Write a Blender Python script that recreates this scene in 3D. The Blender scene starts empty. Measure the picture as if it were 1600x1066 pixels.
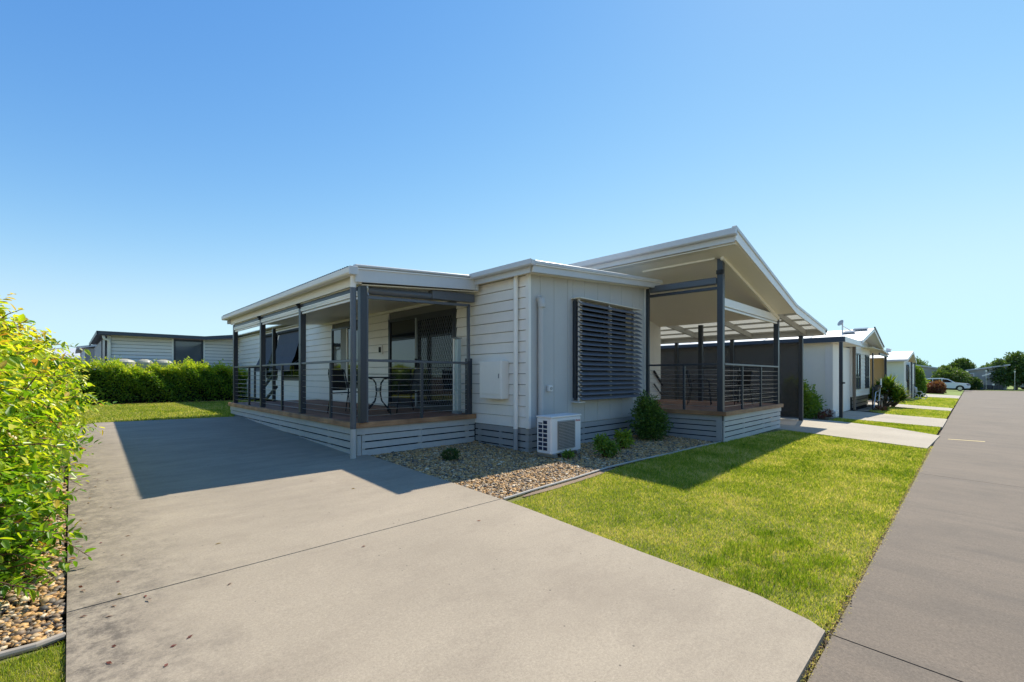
import bpy, bmesh, math, random
import numpy as np
from mathutils import Vector, Matrix
R = math.radians
random.seed(7); rng = np.random.default_rng(7)
S = bpy.context.scene; C = S.collection

# ---------------------------------------------------------------- camera, sky, sun, exposure
cam = bpy.data.objects.new('camera', bpy.data.cameras.new('camera')); C.objects.link(cam); S.camera = cam
cam.data.sensor_width = 36; cam.data.lens = 36*703.4/1600
cam.data.shift_y = 55.5/1600; cam.data.clip_start = .05; cam.data.clip_end = 3000
TH = math.atan2(715, 703.4)
cam.location = (0, 0, 1.25); cam.rotation_euler = (R(90), 0, TH-R(90))
AZ, EL = 10.5, 49.5
W = bpy.data.worlds.new('World'); S.world = W; W.use_nodes = True
nt = W.node_tree; nt.nodes.clear()
sky = nt.nodes.new('ShaderNodeTexSky'); sky.sky_type = 'NISHITA'; sky.sun_disc = False
sky.sun_elevation = R(EL); sky.sun_rotation = R(90-AZ); sky.altitude = 0
sky.air_density = 1.0; sky.dust_density = 0.05; sky.ozone_density = 2.0
bg = nt.nodes.new('ShaderNodeBackground'); bg.inputs[1].default_value = .15
wo = nt.nodes.new('ShaderNodeOutputWorld')
# one colour grade over the whole sky, the same in every direction: steeper red, flatter green and blue
sp = nt.nodes.new('ShaderNodeSeparateColor'); cb = nt.nodes.new('ShaderNodeCombineColor'); nt.links.new(sky.outputs[0], sp.inputs[0])
for i_, (g_, k_, c_) in enumerate(((1.6, .63, .215), (1.15, .445, .325), (.75, .42, .385))):
    p0 = nt.nodes.new('ShaderNodeMath'); p0.operation = 'MULTIPLY'; p0.inputs[1].default_value = .15; nt.links.new(sp.outputs[i_], p0.inputs[0])
    p1 = nt.nodes.new('ShaderNodeMath'); p1.operation = 'POWER'; p1.inputs[1].default_value = g_; nt.links.new(p0.outputs[0], p1.inputs[0])
    p2 = nt.nodes.new('ShaderNodeMath'); p2.operation = 'MULTIPLY'; p2.inputs[1].default_value = k_; nt.links.new(p1.outputs[0], p2.inputs[0])
    q0 = nt.nodes.new('ShaderNodeMath'); q0.operation = 'MULTIPLY_ADD'; q0.inputs[1].default_value = 1/c_; q0.inputs[2].default_value = 0; nt.links.new(p2.outputs[0], q0.inputs[0])
    q1 = nt.nodes.new('ShaderNodeMath'); q1.operation = 'POWER'; q1.inputs[1].default_value = 4; nt.links.new(q0.outputs[0], q1.inputs[0])
    q2 = nt.nodes.new('ShaderNodeMath'); q2.operation = 'ADD'; q2.inputs[1].default_value = 1; nt.links.new(q1.outputs[0], q2.inputs[0])
    q3 = nt.nodes.new('ShaderNodeMath'); q3.operation = 'POWER'; q3.inputs[1].default_value = -.25; nt.links.new(q2.outputs[0], q3.inputs[0])
    q4 = nt.nodes.new('ShaderNodeMath'); q4.operation = 'MULTIPLY'; nt.links.new(p2.outputs[0], q4.inputs[0]); nt.links.new(q3.outputs[0], q4.inputs[1])
    p2 = nt.nodes.new('ShaderNodeMath'); p2.operation = 'MULTIPLY'; p2.inputs[1].default_value = 1/.15; nt.links.new(q4.outputs[0], p2.inputs[0])
    nt.links.new(p2.outputs[0], cb.inputs[i_])
nt.links.new(cb.outputs[0], bg.inputs[0])
nt.links.new(bg.outputs[0], wo.inputs[0])
sd = Vector((math.cos(R(EL))*math.cos(R(AZ)), math.cos(R(EL))*math.sin(R(AZ)), math.sin(R(EL))))
sun = bpy.data.objects.new('sun', bpy.data.lights.new('sun', 'SUN')); C.objects.link(sun)
sun.data.energy = 2.0; sun.data.angle = R(.55); sun.data.color = (1, .93, .80)
sun.rotation_euler = sd.to_track_quat('Z', 'Y').to_euler(); sun.location = (0, 0, 30)
S.view_settings.view_transform = 'Standard'; S.view_settings.look = 'None'
S.view_settings.gamma = 1; S.view_settings.use_curve_mapping = False; S.view_settings.exposure = 1.6

# ---------------------------------------------------------------- helpers
def gz(x, y):
    return .03*(min(max(y, -1), 14)-7) - .008*min(max(0, x-12), 90)

class MB:
    def __init__(s): s.v = []; s.f = []
    def add(s, vs, fs):
        n = len(s.v); s.v += [tuple(v) for v in vs]; s.f += [tuple(i+n for i in f) for f in fs]; return s
    def box(s, x0, x1, y0, y1, z0, z1):
        return s.add([(x0,y0,z0),(x1,y0,z0),(x1,y1,z0),(x0,y1,z0),(x0,y0,z1),(x1,y0,z1),(x1,y1,z1),(x0,y1,z1)],
                     [(0,3,2,1),(4,5,6,7),(0,1,5,4),(1,2,6,5),(2,3,7,6),(3,0,4,7)])
    def ext(s, poly, vec):
        n = len(poly); v = Vector(vec)
        return s.add([Vector(p) for p in poly]+[Vector(p)+v for p in poly],
                     [tuple(range(n))[::-1], tuple(range(n, 2*n))]+[(i, (i+1) % n, (i+1) % n+n, i+n) for i in range(n)])
    def tube(s, pts, r, n=8):
        pts = [Vector(p) for p in pts]; rs = r if isinstance(r, (list, tuple)) else [r]*len(pts)
        vs = []; fs = []; prev = None
        for i, p in enumerate(pts):
            d = (pts[min(i+1, len(pts)-1)]-pts[max(i-1, 0)]).normalized()
            if prev is None:
                a = d.orthogonal().normalized()
            else:
                a = (prev-d*prev.dot(d)); a = a.normalized() if a.length > 1e-6 else d.orthogonal().normalized()
            prev = a; b = d.cross(a)
            for k in range(n):
                t = 2*math.pi*(k+.5)/n; vs.append(p+(a*math.cos(t)+b*math.sin(t))*rs[i])
        for i in range(len(pts)-1):
            for k in range(n):
                fs.append((i*n+k, i*n+(k+1) % n, (i+1)*n+(k+1) % n, (i+1)*n+k))
        fs.append(tuple(range(n))[::-1]); fs.append(tuple(range((len(pts)-1)*n, len(pts)*n)))
        return s.add(vs, fs)
    def bar(s, a, b, w, h, up=(0, 0, 1)):
        a = Vector(a); b = Vector(b); d = (b-a).normalized(); u = Vector(up); sd_ = d.cross(u).normalized(); u = sd_.cross(d).normalized()
        vs = [p+sd_*x*w/2+u*z*h/2 for p in (a, b) for x, z in ((-1,-1),(1,-1),(1,1),(-1,1))]
        return s.add(vs, [(0,1,2,3),(7,6,5,4),(0,4,5,1),(1,5,6,2),(2,6,7,3),(3,7,4,0)])
    def build(s, name, mat, parent=None, bevel=0, smooth=False, **kw):
        me = bpy.data.meshes.new(name); off = wpos(parent)
        me.from_pydata([(v[0]-off[0], v[1]-off[1], v[2]-off[2]) for v in s.v], [], s.f)
        b = bmesh.new(); b.from_mesh(me); bmesh.ops.recalc_face_normals(b, faces=b.faces[:]); b.to_mesh(me); b.free()
        if smooth: me.shade_smooth()
        o = link(name, me, mat, parent, **kw)
        if bevel:
            m = o.modifiers.new('bevel', 'BEVEL'); m.width = bevel; m.segments = 1; m.limit_method = 'ANGLE'
        return o
def wpos(o):
    v = Vector((0, 0, 0))
    while o: v = v+Vector(o.location); o = o.parent
    return v
def link(name, me, mat, parent=None, **kw):
    o = bpy.data.objects.new(name, me); C.objects.link(o); me.materials.append(M[mat]) if not me.materials else None
    if parent: o.parent = parent
    for k, v in kw.items(): o[k] = v
    return o
def thing(name, loc, label, cat, group=None):
    o = bpy.data.objects.new(name, None); C.objects.link(o); o.location = loc; o.empty_display_size = .1
    o['label'] = label; o['category'] = cat
    if group: o['group'] = group
    return o
def BX(name, mat, parent, *b, **kw): return MB().box(*b).build(name, mat, parent, **kw)
def npmesh(name, V, tris=None, quads=None, mat=None, parent=None, attr=None, smooth=False, **kw):
    me = bpy.data.meshes.new(name); off = np.array(wpos(parent)); V = np.asarray(V, dtype=np.float64)-off
    me.vertices.add(len(V)); me.vertices.foreach_set('co', V.astype(np.float32).ravel())
    L = []; st = []; p = 0
    for a in (tris, quads):
        if a is None or len(a) == 0: continue
        a = np.asarray(a, dtype=np.int32); k = a.shape[1]; L.append(a.ravel()); st.append(p+np.arange(len(a))*k); p += a.size
    L = np.concatenate(L); st = np.concatenate(st)
    me.loops.add(len(L)); me.loops.foreach_set('vertex_index', L)
    me.polygons.add(len(st)); me.polygons.foreach_set('loop_start', st.astype(np.int32))
    me.update(calc_edges=True)
    if attr:
        for k, v in attr.items():
            a = me.attributes.new(k, 'FLOAT', 'POINT'); a.data.foreach_set('value', np.asarray(v, dtype=np.float32))
    if smooth: me.shade_smooth()
    return link(name, me, mat, parent, **kw)

# ---------------------------------------------------------------- materials
M = {}
class NB:
    def __init__(s, name):
        m = bpy.data.materials.new(name); m.use_nodes = True; s.m = m; s.t = m.node_tree; s.t.nodes.clear()
        s.out = s.n('ShaderNodeOutputMaterial'); s.p = s.n('ShaderNodeBsdfPrincipled'); s.l(s.p.outputs[0], s.out.inputs[0]); M[name] = m
        s.co = s.n('ShaderNodeNewGeometry').outputs['Position']
    def n(s, t, **k):
        x = s.t.nodes.new(t)
        for a, b in k.items(): setattr(x, a, b)
        return x
    def l(s, a, b): s.t.links.new(a, b)
    def scaled(s, sc, co=None):
        v = s.n('ShaderNodeVectorMath', operation='MULTIPLY'); s.l(co or s.co, v.inputs[0]); v.inputs[1].default_value = sc; return v.outputs[0]
    def noise(s, scale, detail=4, rough=.55, vec=None, sc=None):
        x = s.n('ShaderNodeTexNoise'); x.inputs['Scale'].default_value = scale; x.inputs['Detail'].default_value = detail; x.inputs['Roughness'].default_value = rough
        s.l(s.scaled(sc, vec) if sc else (vec or s.co), x.inputs['Vector']); return x.outputs['Fac']
    def ramp(s, fac, stops, interp='LINEAR'):
        x = s.n('ShaderNodeValToRGB'); x.color_ramp.interpolation = interp; e = x.color_ramp.elements
        while len(e) < len(stops): e.new(.5)
        for i, (p, c) in enumerate(stops):
            e[i].position = p; e[i].color = tuple(c)+(1,) if hasattr(c, '__len__') else (c, c, c, 1)
        s.l(fac, x.inputs[0]); return x.outputs[0]
    def mix(s, fac, a, b, mode='MIX'):
        x = s.n('ShaderNodeMix', data_type='RGBA', blend_type=mode)
        for k, v in ((0, fac), (6, a), (7, b)):
            if hasattr(v, 'links') or isinstance(v, bpy.types.NodeSocket): s.l(v, x.inputs[k])
            else: x.inputs[k].default_value = v if k == 0 else (tuple(v)+(1,) if hasattr(v, '__len__') else (v, v, v, 1))
        return x.outputs[2]
    def math(s, op, a, b=0, c=0):
        x = s.n('ShaderNodeMath', operation=op)
        for i, v in enumerate((a, b, c)):
            if isinstance(v, bpy.types.NodeSocket): s.l(v, x.inputs[i])
            else: x.inputs[i].default_value = v
        return x.outputs[0]
    def bump(s, h, dist, strength=1):
        x = s.n('ShaderNodeBump'); x.inputs['Distance'].default_value = dist; x.inputs['Strength'].default_value = strength; s.l(h, x.inputs['Height']); s.l(x.outputs[0], s.p.inputs['Normal'])
    def col(s, c):
        if isinstance(c, bpy.types.NodeSocket): s.l(c, s.p.inputs['Base Color'])
        else: s.p.inputs['Base Color'].default_value = tuple(c)+(1,)
    def set(s, **k):
        for a, v in k.items():
            i = s.p.inputs[a.replace('_', ' ')]
            if isinstance(v, bpy.types.NodeSocket): s.l(v, i)
            else: i.default_value = v
def hsv(c, k): return tuple(min(1, x*k) for x in c)
def paint(name, c, rough=.5, var=.08, metal=0, spec=.5):
    b = NB(name); n1 = b.noise(1.3, 5, .6); n2 = b.noise(14, 4, .7, sc=(1, 1, .35))
    m = b.math('ADD', b.math('MULTIPLY', n1, .6), b.math('MULTIPLY', n2, .4))
    b.col(b.ramp(m, [(.3, hsv(c, 1-var)), (.7, hsv(c, 1+var))])); b.set(Roughness=b.ramp(n2, [(.2, rough*.8), (.8, min(1, rough*1.2))]), Metallic=metal)
    b.p.inputs['Specular IOR Level'].default_value = spec; b.bump(n2, .0008, .4); return b
paint('white_board', (.88, .83, .75), .45, .05)
paint('white_metal', (.88, .84, .76), .35, .04)
paint('gray_panel', (.53, .525, .50), .5, .05)
paint('slat_gray', (.36, .36, .35), .6, .12)
paint('slat_gray_pale', (.53, .52, .48), .6, .12)
paint('fascia_gray', (.60, .60, .585), .35, .05)
paint('charcoal', (.035, .041, .052), .35, .1)
paint('charcoal_lit', (.10, .11, .125), .35, .08)
paint('soffit_cream', (.88, .82, .68), .55, .03)
paint('roof_white', (.84, .80, .73), .35, .06)
paint('roof_dark', (.05, .062, .08), .4, .08)
paint('cream_wall', (.86, .80, .66), .55, .05)
paint('pale_wall', (.84, .79, .70), .5, .04)
paint('green_wall', (.68, .75, .60), .5, .04)
paint('yellow_blind', (.68, .50, .25), .7, .05)
paint('gray_house', (.42, .40, .37), .55, .05)
paint('brick_brown', (.20, .15, .11), .6, .1)
paint('dark_void', (.012, .012, .014), .9, .1, spec=.1)  # near-black: the shade of hollows put into the colour
paint('steel', (.55, .56, .57), .3, .05, metal=.8)
paint('plastic_white', (.83, .81, .78), .35, .03)
paint('plastic_grey', (.25, .27, .27), .5, .05)
paint('rafter_gray', (.42, .41, .37), .5, .05)
paint('sheathing_shade', (.16, .16, .155), .8, .1)  # dark wall core: shadow of the board grooves put into its colour
paint('tank', (.42, .41, .33), .5, .06)
paint('blue_bin', (.06, .11, .2), .5, .08)
paint('red_print', (.5, .03, .03), .4, .02)
paint('grille_gray', (.42, .41, .38), .45, .08)
paint('frosted', (.42, .50, .47), .25, .05)
paint('edging', (.46, .42, .36), .8, .15)
paint('edging_dark', (.40, .34, .27), .75, .2)
paint('awning_fabric', (.085, .09, .105), .8, .1)
paint('mesh_black', (.02, .02, .023), .7, .1)
paint('car_paint', (.78, .79, .80), .18, .02)
paint('tyre', (.015, .015, .016), .8, .1)
paint('twig', (.13, .06, .03), .7, .2)
paint('bark', (.12, .09, .065), .9, .25)
paint('statue', (.6, .59, .57), .6, .06)
paint('yellow_paint', (.62, .48, .22), .7, .2)
paint('solar', (.03, .04, .08), .2, .1)
paint('red_flower', (.35, .03, .06), .6, .2)
paint('blade_gray', (.17, .185, .215), .38, .06)
b = NB('glass'); b.col((.012, .015, .018)); b.set(Roughness=.04); b.p.inputs['Specular IOR Level'].default_value = .8
b = NB('glass_mid'); b.col((.10, .12, .14)); b.set(Roughness=.05); b.p.inputs['Specular IOR Level'].default_value = .8
b = NB('curtain'); b.col((.3, .32, .32)); b.set(Roughness=.7)
b = NB('shade_mesh'); b.col((.045, .044, .046)); b.set(Roughness=.8)
tr = b.n('ShaderNodeBsdfTransparent'); mx = b.n('ShaderNodeMixShader'); mx.inputs[0].default_value = .72
b.l(tr.outputs[0], mx.inputs[1]); b.l(b.p.outputs[0], mx.inputs[2]); b.l(mx.outputs[0], b.out.inputs[0])
b = NB('clear_poly'); b.col((.7, .74, .72)); b.set(Roughness=.3)
t2 = b.n('ShaderNodeBsdfTranslucent'); t2.inputs[0].default_value = (.5, .48, .40, 1); mx = b.n('ShaderNodeMixShader'); mx.inputs[0].default_value = .6
b.l(t2.outputs[0], mx.inputs[1]); b.l(b.p.outputs[0], mx.inputs[2]); b.l(mx.outputs[0], b.out.inputs[0])

def timber(name, c1, c2, axis):
    b = NB(name); sc = (1, .06, 1) if axis == 'y' else (.06, 1, 1)
    g = b.noise(55, 5, .65, sc=sc); l_ = b.noise(3, 3, .5); i = b.n('ShaderNodeObjectInfo').outputs['Random']
    c = b.ramp(g, [(.3, c1), (.7, c2)]); c = b.mix(.5, c, b.ramp(l_, [(.3, hsv(c1, .8)), (.7, hsv(c2, 1.3))]), 'MIX')
    c = b.mix(1, c, b.ramp(i, [(0, .75), (1, 1.2)]), 'MULTIPLY'); b.col(c); b.set(Roughness=.62); b.bump(g, .001)
timber('deck_plank', (.20, .085, .055), (.34, .16, .10), 'y')
timber('edge_timber', (.20, .09, .04), (.46, .25, .12), 'x')
timber('edge_timber_y', (.20, .09, .04), (.46, .25, .12), 'y')

def concrete(name, base, dark, stain_left=False, streak='x', k=1.0):
    b = NB(name)
    big = b.noise(.55, 6, .62); mid = b.noise(1.9, 8, .72, sc=((.7, 1.25, 1) if streak == 'x' else (1.9, .35, 1)))
    fine = b.noise(210, 3, .7); grit = b.noise(75, 4, .75); br = b.noise(38, 3, .6, sc=((.12, 1.5, 1) if streak == 'x' else (1.5, .10, 1)))
    c = b.ramp(big, [(.3, hsv(base, .86)), (.72, hsv(base, 1.08))])
    c = b.mix(b.math('MULTIPLY', b.ramp(mid, [(.50, 0.), (.68, 1.)]), (.38 if streak == 'x' else .7)*k), c, dark)
    c = b.mix(b.math('MULTIPLY', b.ramp(br, [(.45, 0.), (.7, 1.)]), (.10 if streak == 'x' else .30)*k), c, dark)
    c = b.mix(.45 if streak == 'x' else .75, c, b.ramp(grit, [(.3, .62), (.7, 1.36)]), 'MULTIPLY')
    pt = b.noise(.9, 6, .7); c = b.mix(b.math('MULTIPLY', b.ramp(pt, [(.52, 0.), (.66, 1.)]), .22 if streak == 'x' else .4), c, dark)
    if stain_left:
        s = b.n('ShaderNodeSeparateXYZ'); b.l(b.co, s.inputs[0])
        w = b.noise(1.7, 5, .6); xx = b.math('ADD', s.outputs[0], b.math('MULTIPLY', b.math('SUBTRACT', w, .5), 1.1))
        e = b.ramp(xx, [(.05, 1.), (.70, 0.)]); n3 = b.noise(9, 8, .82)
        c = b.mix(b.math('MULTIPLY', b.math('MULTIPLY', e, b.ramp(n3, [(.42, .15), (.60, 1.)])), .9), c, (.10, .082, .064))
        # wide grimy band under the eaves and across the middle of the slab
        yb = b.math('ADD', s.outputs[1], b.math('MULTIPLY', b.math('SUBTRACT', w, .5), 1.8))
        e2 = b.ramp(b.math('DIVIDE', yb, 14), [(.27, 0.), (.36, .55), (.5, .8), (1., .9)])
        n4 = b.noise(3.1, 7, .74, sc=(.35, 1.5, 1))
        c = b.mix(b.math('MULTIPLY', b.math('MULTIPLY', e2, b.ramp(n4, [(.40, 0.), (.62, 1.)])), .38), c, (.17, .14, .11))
    v = b.n('ShaderNodeTexVoronoi'); v.inputs['Scale'].default_value = 3.6; b.l(b.co, v.inputs['Vector'])
    sep = b.n('ShaderNodeSeparateColor'); b.l(v.outputs['Color'], sep.inputs[0])
    spot = b.math('LESS_THAN', v.outputs['Distance'], b.math('MULTIPLY', b.math('POWER', sep.outputs[0], 9), .06))
    c = b.mix(b.math('MULTIPLY', spot, .8), c, (.06, .045, .03))
    v2 = b.n('ShaderNodeTexVoronoi'); v2.inputs['Scale'].default_value = 16; b.l(b.co, v2.inputs['Vector'])
    sep2 = b.n('ShaderNodeSeparateColor'); b.l(v2.outputs['Color'], sep2.inputs[0])
    spot2 = b.math('LESS_THAN', v2.outputs['Distance'], b.math('MULTIPLY', b.math('POWER', sep2.outputs[0], 7), .13))
    c = b.mix(b.math('MULTIPLY', spot2, .7), c, (.08, .065, .05))
    c = b.mix(.5, c, b.ramp(fine, [(.25, .6), (.75, 1.35)]), 'MULTIPLY')
    b.col(c); b.set(Roughness=.85); b.bump(b.math('ADD', fine, b.math('MULTIPLY', br, .6)), .0012)
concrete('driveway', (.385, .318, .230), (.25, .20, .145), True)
concrete('path_concrete', (.45, .39, .30), (.30, .25, .19), k=.5)
concrete('road', (.192, .150, .108), (.12, .098, .075), streak='y', k=.8)

def soil(name, stops, scale=60):
    b = NB(name); n = b.noise(scale, 6, .7); n2 = b.noise(1.1, 5, .6)
    c = b.ramp(n, stops); c = b.mix(.6, c, b.ramp(n2, [(.3, .7), (.7, 1.3)]), 'MULTIPLY'); b.col(c); b.set(Roughness=.95); b.bump(n, .01)
soil('turf_soil', [(.3, (.08, .09, .025)), (.55, (.20, .19, .05)), (.75, (.34, .26, .12))])
soil('far_grass', [(.3, (.13, .19, .03)), (.6, (.24, .30, .05)), (.8, (.34, .34, .11))], 12)
soil('dirt', [(.3, (.05, .035, .022)), (.6, (.14, .10, .065)), (.8, (.25, .19, .13))])
soil('sand', [(.3, (.22, .15, .10)), (.6, (.33, .24, .16)), (.8, (.42, .32, .23))], 90)

def foliage(name, stops, trans=.35, rough=.45, transk=1.6, spec=.4):
    b = NB(name); a = b.n('ShaderNodeAttribute', attribute_name='rnd').outputs['Fac']
    c = b.ramp(a, stops); b.col(c); b.set(Roughness=rough); b.p.inputs['Specular IOR Level'].default_value = spec
    t = b.n('ShaderNodeBsdfTranslucent'); b.l(b.mix(1, c, (transk, transk*1.05, .6), 'MULTIPLY'), t.inputs[0])
    x = b.n('ShaderNodeMixShader'); x.inputs[0].default_value = trans; b.l(b.p.outputs[0], x.inputs[1]); b.l(t.outputs[0], x.inputs[2]); b.l(x.outputs[0], b.out.inputs[0])
    return b
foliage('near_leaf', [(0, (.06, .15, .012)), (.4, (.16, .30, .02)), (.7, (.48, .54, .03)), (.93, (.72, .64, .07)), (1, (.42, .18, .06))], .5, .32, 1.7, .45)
foliage('hedge_leaf', [(0, (.07, .15, .02)), (.45, (.20, .33, .04)), (.75, (.42, .52, .05)), (1, (.6, .58, .06))], .42, .4)
foliage('bush_leaf', [(0, (.035, .075, .014)), (.6, (.11, .19, .03)), (.9, (.24, .32, .05)), (1, (.36, .20, .08))], .3, .4)
foliage('tree_leaf', [(0, (.035, .07, .018)), (.6, (.09, .15, .035)), (1, (.20, .26, .06))], .3, .5)
foliage('red_leaf', [(0, (.07, .03, .02)), (.6, (.22, .07, .05)), (1, (.32, .22, .08))], .3, .5)
foliage('yellow_leaf', [(0, (.05, .12, .02)), (.5, (.18, .28, .03)), (1, (.4, .4, .05))], .35, .5)
# turf blades: colour patches (dry, lush) are in the plant, by position
b = foliage('turf', [(0, (.10, .17, .015)), (.3, (.22, .30, .025)), (.55, (.36, .40, .045)), (.76, (.54, .50, .12)), (1, (.72, .58, .32))], .45, .5, 1.5, .2)
pn = b.noise(1.3, 5, .62); a = [n for n in b.t.nodes if n.type == 'ATTRIBUTE'][0]; rmp = [n for n in b.t.nodes if n.type == 'VALTORGB'][0]
b.l(b.math('ADD', b.math('MULTIPLY', a.outputs['Fac'], .85), b.math('ADD', b.math('MULTIPLY', b.math('SUBTRACT', pn, .44), 1.35), b.math('MULTIPLY', b.math('SUBTRACT', b.noise(9, 4, .6), .45), .8))), rmp.inputs[0])
b = NB('stone'); a = b.n('ShaderNodeAttribute', attribute_name='rnd').outputs['Fac']; n = b.noise(90, 3, .6)
c = b.ramp(a, [(0, (.08, .07, .055)), (.2, (.22, .165, .11)), (.42, (.46, .25, .085)), (.68, (.62, .36, .12)), (.88, (.50, .36, .20)), (1, (.78, .64, .44))])
b.col(b.mix(.5, c, b.ramp(n, [(.3, .6), (.7, 1.4)]), 'MULTIPLY')); b.set(Roughness=.6); b.bump(n, .002)

# ---------------------------------------------------------------- ground sheets
def sheet(name, poly, off, mat, parent=None, thick=0, **kw):
    bm = bmesh.new(); f = bm.faces.new([bm.verts.new((x, y, 0)) for x, y in poly])
    for co, no in (((12,0,0),(1,0,0)), ((102,0,0),(1,0,0)), ((0,-1,0),(0,1,0)), ((0,14,0),(0,1,0))):
        bmesh.ops.bisect_plane(bm, geom=bm.verts[:]+bm.edges[:]+bm.faces[:], plane_co=co, plane_no=no)
    if thick:
        r = bmesh.ops.extrude_face_region(bm, geom=bm.faces[:]); top = set(v for v in r['geom'] if isinstance(v, bmesh.types.BMVert))
    else: top = set()
    for v in bm.verts: v.co.z = gz(v.co.x, v.co.y)+off-(0 if (not thick or v in top) else thick)
    bmesh.ops.recalc_face_normals(bm, faces=bm.faces[:])
    if not thick and bm.faces[:] and bm.faces[0].normal.z < 0: bmesh.ops.reverse_faces(bm, faces=bm.faces[:])
    off_ = wpos(parent)
    for v in bm.verts: v.co -= off_
    me = bpy.data.meshes.new(name); bm.to_mesh(me); bm.free(); return link(name, me, mat, parent, **kw)
def setting(name, mat=None):
    o = bpy.data.objects.new(name, None); C.objects.link(o); o['kind'] = 'structure'; return o
K = dict(kind='structure')
sheet('ground', [(-900,-900),(900,-900),(900,900),(-900,900)], -.09, 'dirt', **K)
road = setting('road')
xs = [-30, -21, -9, -3, 3.1, 9.2, 15.25, 21.3, 27.4, 33.5, 39.6, 51.8, 64, 99]
for a_, b_ in zip(xs, xs[1:]): sheet('slab', [(a_, -6.2), (b_-.012, -6.2), (b_-.012, .548), (a_, .548)], -.025, 'road', road, .12)
sheet('slab', [(99-.012, -40), (104, -40), (104, 30), (99-.012, 30)], -.027, 'road', road, .12)
drv = setting('driveway')
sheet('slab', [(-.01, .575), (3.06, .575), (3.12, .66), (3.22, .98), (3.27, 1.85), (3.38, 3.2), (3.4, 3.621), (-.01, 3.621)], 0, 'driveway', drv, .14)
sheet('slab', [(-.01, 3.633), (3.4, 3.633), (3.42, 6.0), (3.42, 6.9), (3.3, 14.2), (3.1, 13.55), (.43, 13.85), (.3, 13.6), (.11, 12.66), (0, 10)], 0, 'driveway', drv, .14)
pth = setting('carport_driveway')
sheet('slab', [(12.3, .6), (15.5, .52), (16.7, 1.6), (17.4, 2.9), (17.2, 4.4), (16.9, 14), (13.3, 14), (13.2, 3.4)], 0, 'path_concrete', pth, .12)
for nm, pl in (('neighbour_driveway', [(18.35,.56),(20.4,.56),(20.6,2.32),(20.6,4.5),(18.9,4.5),(18.62,2.32)]), ('neighbour_driveway', [(20.42,.56),(22.5,.56),(23,2.32),(23.6,3.3),(23.6,4.5),(20.62,4.5),(20.62,2.32)]),
               ('entry_path', [(28.6,.6),(31.8,.6),(33.5,3.2),(33.5,4.8),(29.6,4.8)]), ('entry_path', [(50,.6),(60.5,.6),(62,3.3),(50.5,3.3)])):
    sheet(nm, pl, .002, 'path_concrete', None, .1, **K)
sheet('turf_base', [(3.43, 3.72), (3.41, 3.2), (3.29, 1.85), (3.23, .97), (3.12, .66), (3.1, .6), (12.27, .6), (13.15, 3.42), (13.5, 3.55), (9.64, 3.7)], -.03, 'turf_soil', **K)
sheet('turf_base', [(15.56, .6), (18.3, .6), (18.6, 2.3), (18.8, 3.4), (17.45, 3.2), (16.75, 1.55)], -.02, 'turf_soil', **K)
sheet('verge', [(22.55, .6), (28.5, .6), (29.5, 3.0), (24.4, 3.05), (23.1, 2.3)], -.01, 'far_grass', **K)
sheet('verge', [(31.9, .6), (49.9, .6), (50.4, 3.2), (33.4, 3.2)], -.01, 'far_grass', **K)
sheet('verge', [(60.6, .6), (98.9, .6), (98.9, 30), (62, 30)], -.01, 'far_grass', **K)
sheet('verge', [(104.1, -60), (420, -60), (420, 200), (104.1, 200)], -.01, 'far_grass', **K)
sheet('verge', [(-60, -10.3), (98.9, -10.3), (98.9, -6.3), (-60, -6.3)], -.01, 'far_grass', **K)
sheet('footpath', [(-30, -6.28), (98, -6.28), (98, -7.9), (-30, -7.9)], .0, 'path_concrete', **K)
sheet('back_lawn', [(.44, 13.9), (3.08, 13.6), (3.32, 14.3), (14, 14.6), (14, 22.4), (-8, 22.4), (-8, 14.2), (-.4, 13.4), (.28, 13.66)], -.02, 'turf_soil', **K)
sheet('near_turf_base', [(-3, -1), (-.012, -1), (-.012, 3.3), (-.5, 3.38), (-3, 3.7)], -.03, 'turf_soil', **K)
def hsheet(name, x0, x1, y0, y1, z, mat, **kw): return MB().add([(x0,y0,z),(x1,y0,z),(x1,y1,z),(x0,y1,z)], [(0,1,2,3)]).build(name, mat, **kw)
bm_ = MB().add([(14.9, .36, gz(15,.36)-.02), (15.02, .36, gz(15,.36)-.02), (15.22, -.25, gz(15,-.25)-.02), (15.1, -.25, gz(15,-.25)-.02)], [(0,1,2,3)]).build('painted_mark', 'yellow_paint', **K)
# edgings
e = MB(); pts = [(3.43, 3.62), (3.9, 3.66), (4.8, 3.7), (5.7, 3.775), (6.6, 3.76), (7.6, 3.7), (8.7, 3.69), (9.66, 3.62)]
e.tube([(xa, ya, gz(xa, ya)-.006) for xa, ya in pts], .016, 6)
o = e.build('garden_edging', 'edging', bevel=.004); o['label'] = 'pale thin garden edging between pebble bed and front lawn'; o['category'] = 'edging'
e = MB(); pts = [(-.014, 3.365), (-.12, 3.335), (-.25, 3.345), (-.6, 3.40), (-1.5, 3.6)]
e.tube([(xa, ya, gz(xa, ya)-.012) for xa, ya in pts], .02, 8)
o = e.build('garden_edging', 'edging_dark', bevel=.006); o['label'] = 'dark grey garden edging below the leafy bush at lower left'; o['category'] = 'edging'
hs = sheet('sand_patch', [(3.7, 3.56), (4.2, 3.55), (5.2, 3.61), (5.9, 3.72), (5.6, 3.745), (4.8, 3.67), (3.9, 3.63), (3.7, 3.6)], -.018, 'sand', **K)

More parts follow.
